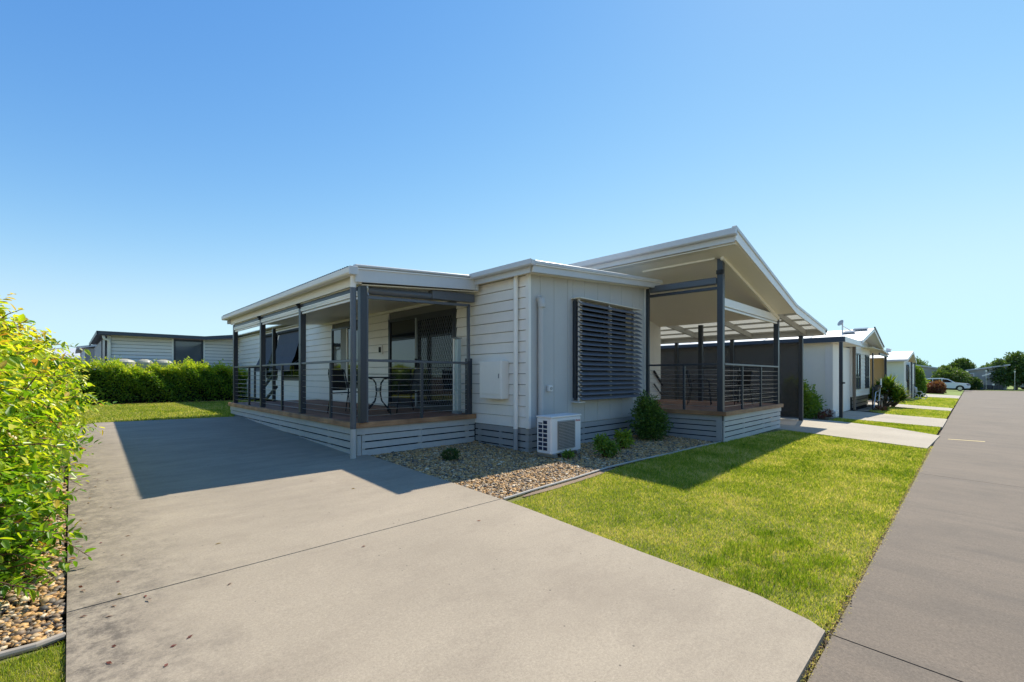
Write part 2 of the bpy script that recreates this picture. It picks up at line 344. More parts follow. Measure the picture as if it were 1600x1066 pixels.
# ---------------------------------------------------------------- pebbles
ico = bmesh.new(); bmesh.ops.create_icosphere(ico, subdivisions=1, radius=1); ico.verts.ensure_lookup_table()
IV = np.array([v.co[:] for v in ico.verts]); IF = np.array([[v.index for v in f.verts] for f in ico.faces]); ico.free()
def inpoly(x, y, poly):
    r = np.zeros(len(x), bool); n = len(poly)
    for i in range(n):
        (x1, y1), (x2, y2) = poly[i], poly[(i+1) % n]
        c = ((y1 > y) != (y2 > y)) & (x < (x2-x1)*(y-y1)/(y2-y1+1e-12)+x1); r ^= c
    return r
def scatter(poly, n):
    P = np.array(poly); lo = P.min(0); hi = P.max(0)
    a = np.prod(hi-lo); xy = rng.uniform(lo, hi, (int(n), 2)); return xy[inpoly(xy[:, 0], xy[:, 1], poly)]
vgz = lambda x, y: .03*(np.clip(y, -1, 14)-7)-.008*np.clip(x-12, 0, 90)
def pebbles(root, poly, dens, size, nbig, near):
    P = np.array(poly); n = dens*np.prod(P.max(0)-P.min(0)); xy = scatter(poly, n); n = len(xy)
    sz = size*rng.lognormal(0, .33, n); rz = rng.uniform(0, 2*np.pi, n)
    var = IV[None]*(1+rng.uniform(-.2, .2, (n, 12, 1)))
    sc = np.stack([sz*rng.uniform(.9, 1.4, n), sz*rng.uniform(.6, .95, n), sz*rng.uniform(.42, .75, n)], 1)[:, None]
    V = var*sc; tl = rng.uniform(-.5, .5, n); 
    V = np.stack([V[..., 0], V[..., 1]*np.cos(tl)[:, None]-V[..., 2]*np.sin(tl)[:, None], V[..., 1]*np.sin(tl)[:, None]+V[..., 2]*np.cos(tl)[:, None]], -1)
    c_, s_ = np.cos(rz)[:, None], np.sin(rz)[:, None]
    z = vgz(xy[:, 0], xy[:, 1])-.032+rng.uniform(0, size*.9, n)
    V = np.stack([V[..., 0]*c_-V[..., 1]*s_+xy[:, 0:1], V[..., 0]*s_+V[..., 1]*c_+xy[:, 1:2], V[..., 2]+z[:, None]], -1)
    col = rng.uniform(0, 1, n)
    d = np.hypot(xy[:, 0]-near[0], xy[:, 1]-near[1]); key = sz/np.maximum(d, .5)**2
    order = np.argsort(-key); big = order[:nbig]; rest = order[nbig:]
    F = (IF[None]+np.arange(len(rest))[:, None, None]*12).reshape(-1, 3)
    npmesh('pebbles', V[rest].reshape(-1, 3), F, None, 'stone', root, {'rnd': np.repeat(col[rest], 12)}, True, kind='stuff')
    for i in big:
        npmesh('stone', V[i], IF, None, 'stone', root, {'rnd': np.full(12, col[i])}, True)
rb = sheet('pebble_bed', [(3.44, 3.63), (4.8, 3.70), (5.7, 3.78), (6.6, 3.76), (9.66, 3.63), (9.9, 5.5), (5.9, 5.7), (5.9, 7.1), (3.44, 7.1)], -.05, 'dirt', **K)
pebbles(rb, [(3.44, 3.65), (4.8, 3.72), (5.7, 3.80), (6.6, 3.78), (9.62, 3.65), (9.75, 5.3), (5.7, 5.4), (5.7, 6.85), (3.5, 6.85), (3.43, 6.4)], 2300, .0155, 300, (3.4, 3.4))
lb = sheet('left_pebble_bed', [(-3, 3.7), (-.5, 3.4), (-.03, 3.37), (-.03, 10), (.05, 12.6), (.2, 13.3), (-3, 13.3)], -.05, 'dirt', **K)
pebbles(lb, [(-.9, 3.46), (-.5, 3.43), (-.025, 3.385), (-.016, 7.5), (-.9, 7.5)], 2600, .0150, 260, (-.1, 2.5))

# ---------------------------------------------------------------- turf blades
def turf(name, xy, h, w, lean=.6, rb=(0, 1), label=None, **kw):
    n = len(xy); z = vgz(xy[:, 0], xy[:, 1])-.03
    hh = h*rng.uniform(.45, 1.25, n); a = rng.uniform(0, 2*np.pi, n); b_ = rng.uniform(0, 2*np.pi, n)
    ww = w*rng.uniform(.7, 1.3, n); wx, wy = np.cos(a)*ww/2, np.sin(a)*ww/2
    ln = lean*rng.uniform(.1, 1.2, n)*hh; lx, ly = np.cos(b_)*ln, np.sin(b_)*ln
    B = np.stack([xy[:, 0], xy[:, 1], z], 1)
    p0 = B-np.stack([wx, wy, 0*wx], 1); p1 = B+np.stack([wx, wy, 0*wx], 1)
    mid = B+np.stack([lx*.35, ly*.35, hh*.6], 1); m0 = mid-np.stack([wx, wy, 0*wx], 1)*.8; m1 = mid+np.stack([wx, wy, 0*wx], 1)*.8
    tip = B+np.stack([lx, ly, hh*.95], 1)
    V = np.stack([p0, p1, m1, m0, tip], 1).reshape(-1, 3); k = np.arange(n)[:, None]*5
    return npmesh(name, V, k+np.array([3, 2, 4]), k+np.array([0, 1, 2, 3]), 'turf', None, {'rnd': np.repeat(rng.uniform(rb[0], rb[1], n), 5)}, kind='stuff', **kw)
LAWN = [(3.44, 3.52), (3.42, 3.2), (3.28, 1.85), (3.21, .97), (3.08, .64), (3.1, .56), (12.27, .58), (13.1, 3.35), (9.7, 3.6), (6.6, 3.7), (5.9, 3.70), (5.2, 3.60), (4.2, 3.54)]
xy = scatter(LAWN, 10*3.2*14000); d = np.hypot(xy[:, 0], xy[:, 1])
xy = xy[rng.uniform(0, 1, len(xy)) < np.clip((4.2/d)**1.3, .12, 1)]; d = np.hypot(xy[:, 0], xy[:, 1])
turf('lawn_grass', xy, .030*np.clip(d/5, 1, 1.6), .0032*np.clip(d/4.2, 1, 2.6), .9)
tf = scatter([(3.2, .62), (5, .62), (4.6, 1.5), (3.4, 1.6)], 9000); c0 = rng.uniform((3.3, .7), (5, 1.4), (26, 2))
tf = tf[(np.min(np.hypot(tf[:, None, 0]-c0[None, :, 0], tf[:, None, 1]-c0[None, :, 1]), 1) < .10)]; turf('lawn_tufts', tf, .06, .0042, .8, (0, .3))
turf('near_grass', scatter([(-.6, 2.2), (-.018, 2.2), (-.018, 3.29), (-.25, 3.28), (-.6, 3.32)], .6*1.15*26000), .03, .0028, .8, (0, .85))
xy = scatter([(-2.6, 13.3), (.28, 13.7), (.45, 13.92), (3.08, 13.62), (3.34, 14.4), (9, 14.7), (9, 22.4), (-2.6, 22.4)], 11.6*9*1500); turf('back_lawn_grass', xy, .06, .013, .7)
xy = scatter([(15.56, .6), (18.3, .6), (18.6, 2.3), (18.8, 3.2), (17.45, 3.1), (16.75, 1.55)], 3.2*2.6*2600); turf('verge_grass', xy, .055, .011, .7, (.1, .8))
xy = scatter([(22.55, .6), (28.5, .6), (29.5, 3.0), (24.4, 3.05), (23.1, 2.3)], 7*2.5*1300); turf('verge_grass', xy, .06, .018, .7)
xy = scatter([(31.9, .6), (49.9, .6), (50.4, 3.2), (33.4, 3.2)], 18*2.6*600); turf('verge_grass', xy, .07, .03, .7)
# dry thatch and crumbs in the gap between driveway, lawn and road
g_ = np.stack([rng.uniform(2.3, 13, 5200), rng.normal(.568, .018, 5200)], 1); turf('edge_thatch', g_, .018, .003, 1.6, (.8, 1.0))
n = 500; xy = np.stack([rng.uniform(2.2, 12.5, n), rng.normal(.562, .010, n)], 1)
V = IV[None]*rng.uniform(.003, .007, (n, 1, 1)); V = V+np.stack([xy[:, 0], xy[:, 1], vgz(xy[:, 0], xy[:, 1])-.03+rng.uniform(0, .02, n)], 1)[:, None]
npmesh('edge_crumbs', V.reshape(-1, 3), (IF[None]+np.arange(n)[:, None, None]*12).reshape(-1, 3), None, 'stone', None, {'rnd': np.repeat(rng.uniform(.1, .5, n), 12)}, kind='stuff')

# ================================================================ THE HOUSE
H = thing('house', (5.66, 5.34, 0), 'white and grey single storey home with deck, porch and skillion roofs in the middle', 'house')
DT = .518
# body (inner core, keeps rooms dark) and left wall boards
wl = BX('wall', 'sheathing_shade', H, 5.70, 5.80, 5.40, 24, .34, 3.02)
OPEN = [(7.38, 10.14, DT, 2.66), (11.45, 13.52, .98, 2.68), (15.9, 18.05, 1.2, 2.84), (18.5, 19.85, 1.2, 2.84)]
z = .352; pitch = .1905; k = 0
while z < 3.0:
    z1 = min(z+pitch-.009, 3.02); cuts = [(5.40, 24.0)]
    for (a_, b_, za, zb) in OPEN:
        if z1 > za+.02 and z < zb-.02:
            new = []
            for (p, q) in cuts:
                if b_ <= p or a_ >= q: new.append((p, q)); continue
                if a_ > p: new.append((p, a_))
                if b_ < q: new.append((b_, q))
            cuts = new
    fin = []
    for p, q in cuts:       # butt joints along the run
        lim = p+6.0
        while q > lim+.5: fin.append((p, lim-.003)); p = lim; lim = p+6
        fin.append((p, q))
    for p, q in fin:
        MB().ext([(5.70, p, z), (5.656, p, z), (5.677, p, z1), (5.70, p, z1)], (0, q-p, 0)).build('weatherboard', 'white_board', wl)
    z += pitch; k += 1
# grey street wall with panels
ws = MB().ext([(5.72, 5.38, .34), (9.66, 5.38, .34), (9.66, 5.38, 3.31), (5.72, 5.38, 3.02)], (0, .08, 0)).build('wall', 'gray_panel', H)
def ztop(x): return 3.03+.075*(x-5.7)
x = 5.70; LV = (6.92, 9.10, .84, 2.70)
pj = [5.70, 5.98, 6.36, 6.76, 6.92, 7.3, 7.75, 8.2, 8.65, 9.10, 9.42, 9.64]
for a_, b_ in zip(pj, pj[1:]):
    zs = [(.352, None)] if (b_ <= LV[0]+.01 or a_ >= LV[1]-.01) else [(.352, LV[2]), (LV[3], None)]
    for za, zb in zs:
        p = [(a_+.002, 5.36, za), (b_-.005, 5.36, za), (b_-.005, 5.36, (zb or ztop(b_))), (a_+.002, 5.36, (zb or ztop(a_)))]
        MB().ext(p, (0, .02, 0)).build('wall_panel', 'gray_panel', ws, bevel=.003)
BX('corner_trim', 'white_metal', H, 5.645, 5.70, 5.325, 5.40, .345, 3.02)
BX('corner_trim', 'white_metal', H, 9.642, 9.69, 5.33, 5.40, .345, 3.30)
BX('subfloor_shade', 'dark_void', H, 5.80, 9.5, 5.50, 24, -.3, .345)  # near-black box standing in for the shade below the house floor
# base slats of the house
def slats(parent, a, b, z0, z1, mat, axis, pitch=.118, gap=.022, nstop=9, posts=None):
    z = z1; i = 0
    while z-pitch > z0-.09 and i < nstop:
        lo, hi = z-pitch+gap, z
        if axis == 'y': BX('slat', mat, parent, a[0], a[0]+.02, a[1], b[1], lo, hi)
        else: BX('slat', mat, parent, a[0], b[0], a[1], a[1]+.02, lo, hi)
        z -= pitch; i += 1
    for t in posts or []:
        if axis == 'y': BX('batten', mat, parent, a[0]+.021, a[0]+.05, t-.035, t+.035, z0-.08, z1)
        else: BX('batten', mat, parent, t-.035, t+.035, a[1]+.021, a[1]+.05, z0-.08, z1)
sk = BX('skirting_shade', 'dark_void', H, 5.78, 5.82, 5.47, 6.78, -.1, .34)  # black backing sheet, painted as the shade behind the side slats
slats(sk, (5.675, 5.36), (5.675, 6.79), -.10, .338, 'slat_gray', 'y', posts=[5.42, 6.1, 6.7])
sk = BX('skirting_shade', 'dark_void', H, 5.80, 9.6, 5.44, 5.47, -.1, .34)  # street side: same backing, shade behind the slats put into its colour
slats(sk, (5.70, 5.365), (9.66, 5.365), -.06, .338, 'slat_gray', 'x', posts=[5.76, 7.3, 9.0])
# house roof (front section)
rf = MB().ext([(5.42, 5.06, 3.10), (9.95, 5.06, 3.44), (9.95, 5.06, 3.47), (5.42, 5.06, 3.13)], (0, 18.9, 0)).build('roof', 'roof_white', H)
MB().ext([(5.56, 5.14, 3.015), (9.66, 5.14, 3.322), (9.66, 5.14, 3.338), (5.56, 5.14, 3.031)], (0, 18.7, 0)).build('soffit', 'soffit_cream', H)
MB().ext([(5.50, 5.09, 2.99), (9.90, 5.09, 3.32), (9.90, 5.09, 3.455), (5.50, 5.09, 3.125)], (0, .045, 0)).build('barge_board', 'fascia_gray', H, bevel=.004)
MB().ext([(5.40, 5.05, 3.118), (9.93, 5.05, 3.457), (9.93, 5.05, 3.515), (5.40, 5.05, 3.176)], (0, .10, 0)).build('barge_capping', 'fascia_gray', H, bevel=.006)
BX('fascia', 'fascia_gray', H, 5.47, 5.50, 5.14, 6.60, 2.985, 3.10)
def gutter(parent, x0, x1, ya, yb, z0, z1, mat='fascia_gray'):
    g = MB(); t = .004
    prof = [(x0, z1), (x0, z0+.02), (x0+.02, z0), (x1, z0), (x1, z1-.01), (x1-t, z1-.01), (x1-t, z0+t), (x0+.022, z0+t), (x0+t, z0+.022), (x0+t, z1)]
    g.ext([(px, ya, pz) for px, pz in prof], (0, yb-ya, 0))
    g.box(x0+.001, x1-.001, ya, ya+.004, z0+.02, z1-.012); g.box(x0+.001, x1-.001, yb-.004, yb, z0+.02, z1-.012)
    return g.build('gutter', mat, parent)
gutter(H, 5.355, 5.468, 5.0, 6.60, 3.075, 3.175)
MB().tube([(5.60, 5.60, 3.08), (5.60, 5.60, .33)], .042, 14).build('downpipe', 'white_metal', H, smooth=False)
MB().tube([(5.60, 5.60, .33), (5.60, 5.60, -.04)], .0422, 14).build('downpipe', 'slat_gray', H, label='grey painted foot of the white corner downpipe')
# utility pipe on the grey wall, junction box, meter box
MB().tube([(5.93, 5.30, 2.52), (5.93, 5.30, .45)], .052, 14).build('pipe_cover', 'gray_panel', H)
MB().tube([(5.93, 5.345, 2.62), (5.93, 5.30, 2.60), (5.93, 5.285, 2.53), (5.93, 5.285, 2.47)], .07, 12).build('pipe_cap', 'gray_panel', H)
jb = BX('junction_box', 'plastic_white', H, 6.14, 6.25, 5.295, 5.36, .98, 1.09, bevel=.008); MB().tube([(6.195, 5.29, 1.035), (6.195, 5.28, 1.035)], .03, 12).build('socket', 'grille_gray', jb)
mb = BX('meter_box', 'white_metal', H, 5.46, 5.663, 5.83, 6.42, .845, 1.535, bevel=.01)
BX('door', 'white_metal', mb, 5.452, 5.459, 5.85, 6.40, .93, 1.45, bevel=.003); BX('handle', 'plastic_grey', mb, 5.44, 5.459, 5.87, 5.885, 1.22, 1.30)
# louvred window
wv = MB(); x0, x1, z0, z1 = LV
wv.box(x0, x0+.05, 5.33, 5.37, z0, z1).box(x1-.05, x1, 5.33, 5.37, z0, z1).box(x0+.05, x1-.05, 5.33, 5.37, z0, z0+.05).box(x0+.05, x1-.05, 5.33, 5.37, z1-.05, z1)
wn = wv.build('window', 'charcoal', H)
for a_, b_, m_ in ((x0+.05, 7.93, 'glass'), (7.97, x1-.3, 'glass'), (x1-.3, x1-.05, 'white_metal')): BX('pane', m_, wn, a_, b_, 5.35, 5.36, z0+.05, z1-.05)
BX('mullion', 'charcoal', wn, 7.93, 7.97, 5.335, 5.37, z0+.05, z1-.05)
lv = BX('louvre_frame', 'charcoal', H, 6.90, 6.935, 5.275, 5.33, .80, 2.73)
for (xx) in (6.965, 7.98, 8.92): MB().box(xx-.02, xx+.02, 5.235, 5.262, .78, 2.74).build('louvre_rail', 'plastic_white' if xx < 7 else 'steel', lv)
MB().box(6.86, 9.14, 5.14, 5.36, 2.735, 2.75).build('louvre_hood', 'soffit_cream', lv)
MB().box(6.86, 7.05, 5.16, 5.36, .755, .772).build('louvre_sill', 'plastic_white', lv)
nb = 20; bp = (2.70-.80)/nb
for i in range(nb):
    zc = .83+i*bp+.01
    # blade: wall edge high, street edge low, a lens shaped section
    sec = [(5.245, zc+.052), (5.20, zc+.028), (5.15, zc-.006), (5.115, zc-.034), (5.118, zc-.040), (5.155, zc-.020), (5.205, zc+.012), (5.243, zc+.044)]
    bl = MB().ext([(6.90, y, zz) for y, zz in sec], (2.21, 0, 0)).build('louvre_blade', 'blade_gray', lv)
    for xx in (6.965, 7.98, 8.92):
        MB().ext([(xx-.045, 5.236, zc-.03), (xx+.045, 5.236, zc-.03), (xx+.025, 5.228, zc+.035), (xx-.025, 5.228, zc+.035)], (0, -.035, 0)).build('clip', 'plastic_white', lv)
# patio door: fixed glass left, diamond security screen right
dm = MB().box(5.655, 5.70, 7.38, 7.45, DT, 2.66).box(5.655, 5.70, 10.07, 10.14, DT, 2.66).box(5.655, 5.70, 7.45, 10.07, 2.59, 2.66).box(5.655, 5.70, 7.45, 10.07, DT, DT+.05).build('door', 'charcoal', H)
BX('pane', 'glass', dm, 5.685, 5.69, 8.90, 10.07, DT+.05, 2.59)
BX('pane', 'glass', dm, 5.69, 5.695, 7.45, 8.86, DT+.05, 2.59)
BX('stile', 'plastic_grey', dm, 5.640, 5.684, 8.84, 8.90, DT+.05, 2.59)
MB().box(5.642, 5.652, 7.45, 7.50, DT+.05, 2.59).box(5.642, 5.652, 8.79, 8.84, DT+.05, 2.59).box(5.642, 5.652, 7.50, 8.79, DT+.05, DT+.12).box(5.642, 5.652, 7.50, 8.79, 2.52, 2.59).build('screen_frame', 'charcoal', dm)
gr = MB(); ya, yb, za, zb = 7.50, 8.79, DT+.12, 2.52; q = .085
def clipline(y0, z0_, dy, dz):
    t0, t1 = 0, 10
    for p, d, lo, hi in ((y0, dy, ya, yb), (z0_, dz, za, zb)):
        ta, tb = (lo-p)/d, (hi-p)/d
        if ta > tb: ta, tb = tb, ta
        t0 = max(t0, ta); t1 = min(t1, tb)
    return (t0, t1) if t1 > t0+.01 else None
kk = -60
while kk < 80:
    for sg in (1, -1):
        y0 = ya+kk*q if sg > 0 else yb-kk*q; r_ = clipline(y0, za, .5*sg, 1)
        if r_: gr.bar((5.647, y0+.5*sg*r_[0], za+r_[0]), (5.647, y0+.5*sg*r_[1], za+r_[1]), .006, .006, up=(1, 0, 0))
    kk += 1
gr.build('security_grille', 'charcoal_lit', dm, kind='stuff')
MB().box(5.61, 5.64, 8.83, 8.87, 1.45, 1.66).build('handle', 'mesh_black', dm, bevel=.004)
# side window and its parts
def sidewin(y0, y1, z0, z1, curt=True, nm='window'):
    w = MB().box(5.648, 5.70, y0, y0+.05, z0, z1).box(5.648, 5.70, y1-.05, y1, z0, z1).box(5.648, 5.70, y0+.05, y1-.05, z0, z0+.05).box(5.648, 5.70, y0+.05, y1-.05, z1-.05, z1).build(nm, 'charcoal', H)
    ym = (y0+y1)/2
    BX('sash', 'white_metal' if curt else 'charcoal', w, 5.655, 5.69, ym-.03, ym+.03, z0+.05, z1-.05)
    BX('pane', 'glass', w, 5.675, 5.68, y0+.05, ym-.03, z0+.05, z1-.05)
    BX('pane', 'glass', w, 5.675, 5.68, ym+.03, y1-.05, z0+.05, z1-.05)
    if curt: BX('curtain', 'curtain', w, 5.664, 5.672, ym+.05, ym+.42, z0+.05, z1-.05)
sidewin(11.45, 13.52, .98, 2.68); sidewin(15.9, 18.05, 1.2, 2.84, False); sidewin(18.5, 19.85, 1.2, 2.84, False)
wl_ = BX('wall_light', 'plastic_white', H, 5.63, 5.663, 10.42, 10.56, 1.82, 2.04, bevel=.004); BX('lens', 'mesh_black', wl_, 5.60, 5.63, 10.46, 10.53, 1.86, 2.0, bevel=.004)
pw = BX('power_point', 'plastic_grey', H, 5.62, 5.663, 10.55, 10.72, .86, 0.96, bevel=.004)
for (ya_, yb_) in ((15.85, 18.1), (18.45, 19.9)):   # drop awnings
    aw = MB().tube([(5.58, ya_, 2.86), (5.58, yb_, 2.86)], .06, 10).build('awning', 'mesh_black', H)
    n_ = 14; f = MB(); prof = [(5.60, 2.84), (5.52, 2.4), (5.40, 1.95), (5.24, 1.58)]
    f.add([(px, ya_+.04, pz) for px, pz in prof]+[(px, yb_-.04, pz) for px, pz in prof]+[(px+.006, ya_+.04, pz) for px, pz in prof]+[(px+.006, yb_-.04, pz) for px, pz in prof],
          [(i, i+1, i+5, i+4) for i in range(3)]+[(i+8, i+12, i+13, i+9) for i in range(3)]); f.build('awning_fabric', 'awning_fabric', aw)
    v = MB(); w_ = (yb_-ya_-.08)/n_
    for i in range(n_):
        y = ya_+.04+i*w_; v.ext([(5.24, y, 1.58), (5.24, y+w_, 1.58), (5.238, y+w_, 1.47), (5.238, y+w_*.5, 1.42), (5.238, y, 1.47)], (.006, 0, 0))
    v.build('valance', 'awning_fabric', aw)
    MB().bar((5.66, ya_+.05, 1.95), (5.26, ya_+.05, 1.58), .02, .02).bar((5.66, yb_-.05, 1.95), (5.26, yb_-.05, 1.58), .02, .02).build('arm', 'mesh_black', aw)

# ---- patio deck on the left
pd = BX('patio_deck', 'dark_void', H, 3.30, 5.66, 6.88, 14.4, .30, .485)
x = 3.26
while x < 5.62:
    BX('plank', 'deck_plank', pd, x, min(x+.086, 5.655), 6.80, 14.50, .492, DT); x += .09
BX('edge_board', 'edge_timber_y', pd, 3.17, 3.256, 6.74, 14.56, .435, DT+.004, bevel=.004)
BX('edge_board', 'edge_timber', pd, 3.258, 5.66, 6.74, 6.797, .435, DT+.004, bevel=.004)
BX('edge_board', 'edge_timber', pd, 3.258, 5.66, 14.503, 14.56, .435, DT+.004)
BX('fascia', 'slat_gray_pale', pd, 3.21, 3.235, 6.80, 14.5, .325, .434)
BX('fascia', 'slat_gray_pale', pd, 3.236, 5.655, 6.785, 6.81, .325, .434)
z = .308
for i in range(4):
    yend = [14.5, 14.5, 13.9, 10.6][i]; z1_ = z-i*.118
    for a_, b_ in ((6.84, min(10.46, yend)), (10.463, yend)):
        if b_ > a_+.1: BX('slat', 'slat_gray_pale', pd, 3.225, 3.245, a_, b_, z1_-.096, z1_)
    BX('slat', 'slat_gray_pale', pd, 3.33, 4.44, 6.80, 6.82, z1_-.096, z1_) if i < 3 else None
    BX('slat', 'slat_gray_pale', pd, 4.443, 5.66, 6.80, 6.82, z1_-.096, z1_) if i < 3 else None
BX('slat', 'slat_gray_pale', pd, 3.25, 3.31, 6.79, 6.815, -.05, .308); 
for yy in (6.9, 7.9, 9.3, 10.46, 11.9, 13.0, 14.4): BX('batten', 'slat_gray_pale', pd, 3.247, 3.28, yy-.035, yy+.035, gz(3, yy)-.03, .32)
for xx in (3.36, 4.44, 5.5): BX('batten', 'slat_gray_pale', pd, xx-.035, xx+.035, 6.823, 6.86, -.05, .32)
BX('underdeck_shade', 'dark_void', pd, 3.40, 5.6, 7.0, 14.3, -.1, .3)  # black filler painted as the shade below the patio planks

# ---- patio roof
pr = MB().ext([(3.02, 6.56, 2.885), (5.50, 6.56, 3.09), (5.50, 6.56, 3.105), (3.02, 6.56, 2.90)], (0, 7.86, 0)).build('patio_roof', 'roof_white', H)
def corr(name, mat, parent, P0, U, Wv, pitch=.076, amp=.009, seg=6, **kw):
    # corrugated sheet: waves along Wv, ribs run along U
    P0 = Vector(P0); U = Vector(U); Wv = Vector(Wv); n_ = int(Wv.length/pitch*seg); w = Wv.normalized(); nn = U.cross(Wv).normalized()
    vs = []; 
    for i in range(n_+1):
        t = i/seg*pitch; o = P0+w*t+nn*math.cos(2*math.pi*i/seg)*amp; vs += [o, o+U]
    return MB().add(vs, [(2*i, 2*i+2, 2*i+3, 2*i+1) for i in range(n_)]).build(name, mat, parent, **kw)
corr('roof_sheet', 'roof_dark', pr, (3.00, 6.62, 2.915), (2.5, 0, .206), (0, 7.75, 0), kind='stuff')
MB().ext([(3.26, 6.66, 2.68), (5.655, 6.66, 2.885), (5.655, 6.66, 2.90), (3.26, 6.66, 2.695)], (0, 7.66, 0)).build('ceiling', 'soffit_cream', pr)
BX('fascia', 'pale_wall', pr, 3.205, 3.24, 6.62, 14.42, 2.69, 2.87)
MB().ext([(3.12, 6.58, 2.70), (5.50, 6.58, 2.895), (5.50, 6.58, 3.12), (3.12, 6.58, 2.925)], (0, .035, 0)).build('barge_board', 'fascia_gray', pr, bevel=.003)
MB().ext([(3.10, 6.55, 2.925), (5.52, 6.55, 3.125), (5.52, 6.55, 3.165), (3.10, 6.55, 2.965)], (0, .09, 0)).build('barge_capping', 'fascia_gray', pr, bevel=.01)
BX('barge_end', 'fascia_gray', pr, 5.502, 5.56, 6.56, 6.70, 2.89, 3.11)
MB().ext([(3.12, 14.40, 2.70), (5.50, 14.40, 2.895), (5.50, 14.40, 3.11), (3.12, 14.40, 2.915)], (0, .03, 0)).build('barge_board', 'fascia_gray', pr)
gutter(pr, 3.00, 3.12, 6.54, 14.5, 2.805, 2.905, 'pale_wall')
BX('gutter_end', 'fascia_gray', pr, 2.995, 3.125, 6.50, 6.539, 2.79, 2.915, bevel=.004)
BX('beam', 'charcoal', pr, 3.27, 3.35, 6.86, 14.32, 2.60, 2.685)
PY = [6.70, 9.27, 11.85, 14.33]
for y in PY: BX('post', 'charcoal', pr, 3.26, 3.365, y, y+.105, DT, 2.69, bevel=.003)
BX('post', 'charcoal', pr, 4.26, 4.34, 14.33, 14.41, DT, 2.66)
for a_, b_ in zip(PY, PY[1:]):   # blind head boxes between the posts
    hb = BX('blind_box', 'white_metal', pr, 3.262, 3.268, a_+.115, b_-.01, 2.535, 2.61)
    MB().tube([(3.30, a_+.115, 2.575), (3.30, b_-.01, 2.575)], .045, 10).build('blind_roller', 'white_metal', hb, smooth=True)
    BX('blind_rail', 'pale_wall', hb, 3.285, 3.315, a_+.115, b_-.01, 2.485, 2.52)
for y in (9.27, 11.85): MB().box(3.22, 3.258, y+.02, y+.085, 2.60, 2.68).tube([(3.20, y+.05, 2.66), (3.24, y+.05, 2.70), (3.25, y+.05, 2.62)], .02, 8).build('winch_bracket', 'mesh_black', pr)
# corner downpipe, three colours like the wall behind it
MB().tube([(3.12, 6.66, 2.80), (3.12, 6.66, 2.62)], .045, 14).build('downpipe', 'pale_wall', pr)
MB().tube([(3.12, 6.66, 2.62), (3.12, 6.66, .44)], .0455, 14).build('downpipe', 'charcoal_lit', pr, label='charcoal painted middle of the patio downpipe')
MB().tube([(3.12, 6.66, .44), (3.12, 6.66, -.01)], .046, 14).build('downpipe', 'slat_gray_pale', pr, label='pale grey foot of the patio downpipe')
MB().box(3.375, 3.40, 6.72, 6.75, DT, 2.66).build('blind_track', 'charcoal_lit', pr)
# rolled patio blind across the front
rbx = MB().tube([(3.40, 6.76, 2.625), (5.52, 6.76, 2.735)], .062, 16).build('rolled_blind', 'charcoal_lit', pr, smooth=True)
MB().bar((3.40, 6.765, 2.52), (5.50, 6.765, 2.62), .05, .045).build('bottom_bar', 'charcoal_lit', rbx)
MB().bar((4.6, 6.758, 2.71), (5.57, 6.758, 2.755), .145, .15).build('cassette', 'charcoal_lit', rbx, bevel=.005)
MB().box(3.37, 3.40, 6.72, 6.80, 2.56, 2.70).tube([(3.385, 6.70, 2.66), (3.385, 6.72, 2.60), (3.39, 6.70, 2.54)], .012, 6).build('bracket', 'steel', rbx)
BX('blind_track', 'charcoal_lit', pr, 5.455, 5.50, 6.74, 6.79, 1.55, 2.62)

# ---- railings
def railing(parent, pts, posts, ztop_=1.53, mat='charcoal', ends=None, wires=8, wr=.0036):
    (xa, ya_), (xb, yb_) = pts
    rl = MB().bar((xa, ya_, ztop_-.02), (xb, yb_, ztop_-.02), .052, .04).build('railing', mat, parent, bevel=.004)
    for (px, py) in posts: BX('post', 'charcoal', rl, px-.022, px+.022, py-.022, py+.022, DT, ztop_-.042)
    for i in range(wires):
        z = DT+.10+i*(ztop_-DT-.14)/wires
        MB().tube([(xa, ya_, z), (xb, yb_, z)], wr, 5).build('wire', 'steel', rl)
    return rl
for (a_, b_), pm in zip(zip(PY, PY[1:]), (7.92, 10.46, 12.98)):
    railing(H, ((3.30, a_+.105), (3.30, b_)), [(3.30, pm)], mat='charcoal_lit')
railing(H, ((3.37, 6.79), (5.47, 6.79)), [(4.44, 6.79)], mat='charcoal_lit', wires=9)
BX('post', 'charcoal', H, 5.46, 5.56, 6.745, 6.85, DT, 1.60, bevel=.004)
railing(H, ((3.37, 14.38), (4.26, 14.38)), [(3.8, 14.38)])
st = MB().bar((4.40, 14.45, 1.45), (4.40, 15.7, .9), .06, .06).bar((4.40, 14.45, .95), (4.40, 15.7, .45), .06, .06).box(4.36, 4.44, 15.65, 15.75, .21, .95).build('stair_rail', 'charcoal', H)
for i in range(3): BX('step', 'deck_plank', H, 4.45, 5.6, 14.57+i*.3, 14.85+i*.3, .42-i*.10, .45-i*.10)
# frosted screen roll near the door
cs = BX('screen_cassette', 'frosted', H, 5.44, 5.54, 7.06, 7.15, DT+.05, 1.99, bevel=.01); BX('side_rail', 'white_metal', cs, 5.45, 5.52, 7.18, 7.22, DT+.05, 2.0); BX('cap', 'plastic_grey', cs, 5.43, 5.55, 7.05, 7.22, 2.0, 2.02); BX('cap', 'plastic_grey', cs, 5.43, 5.55, 7.05, 7.22, DT, DT+.05)

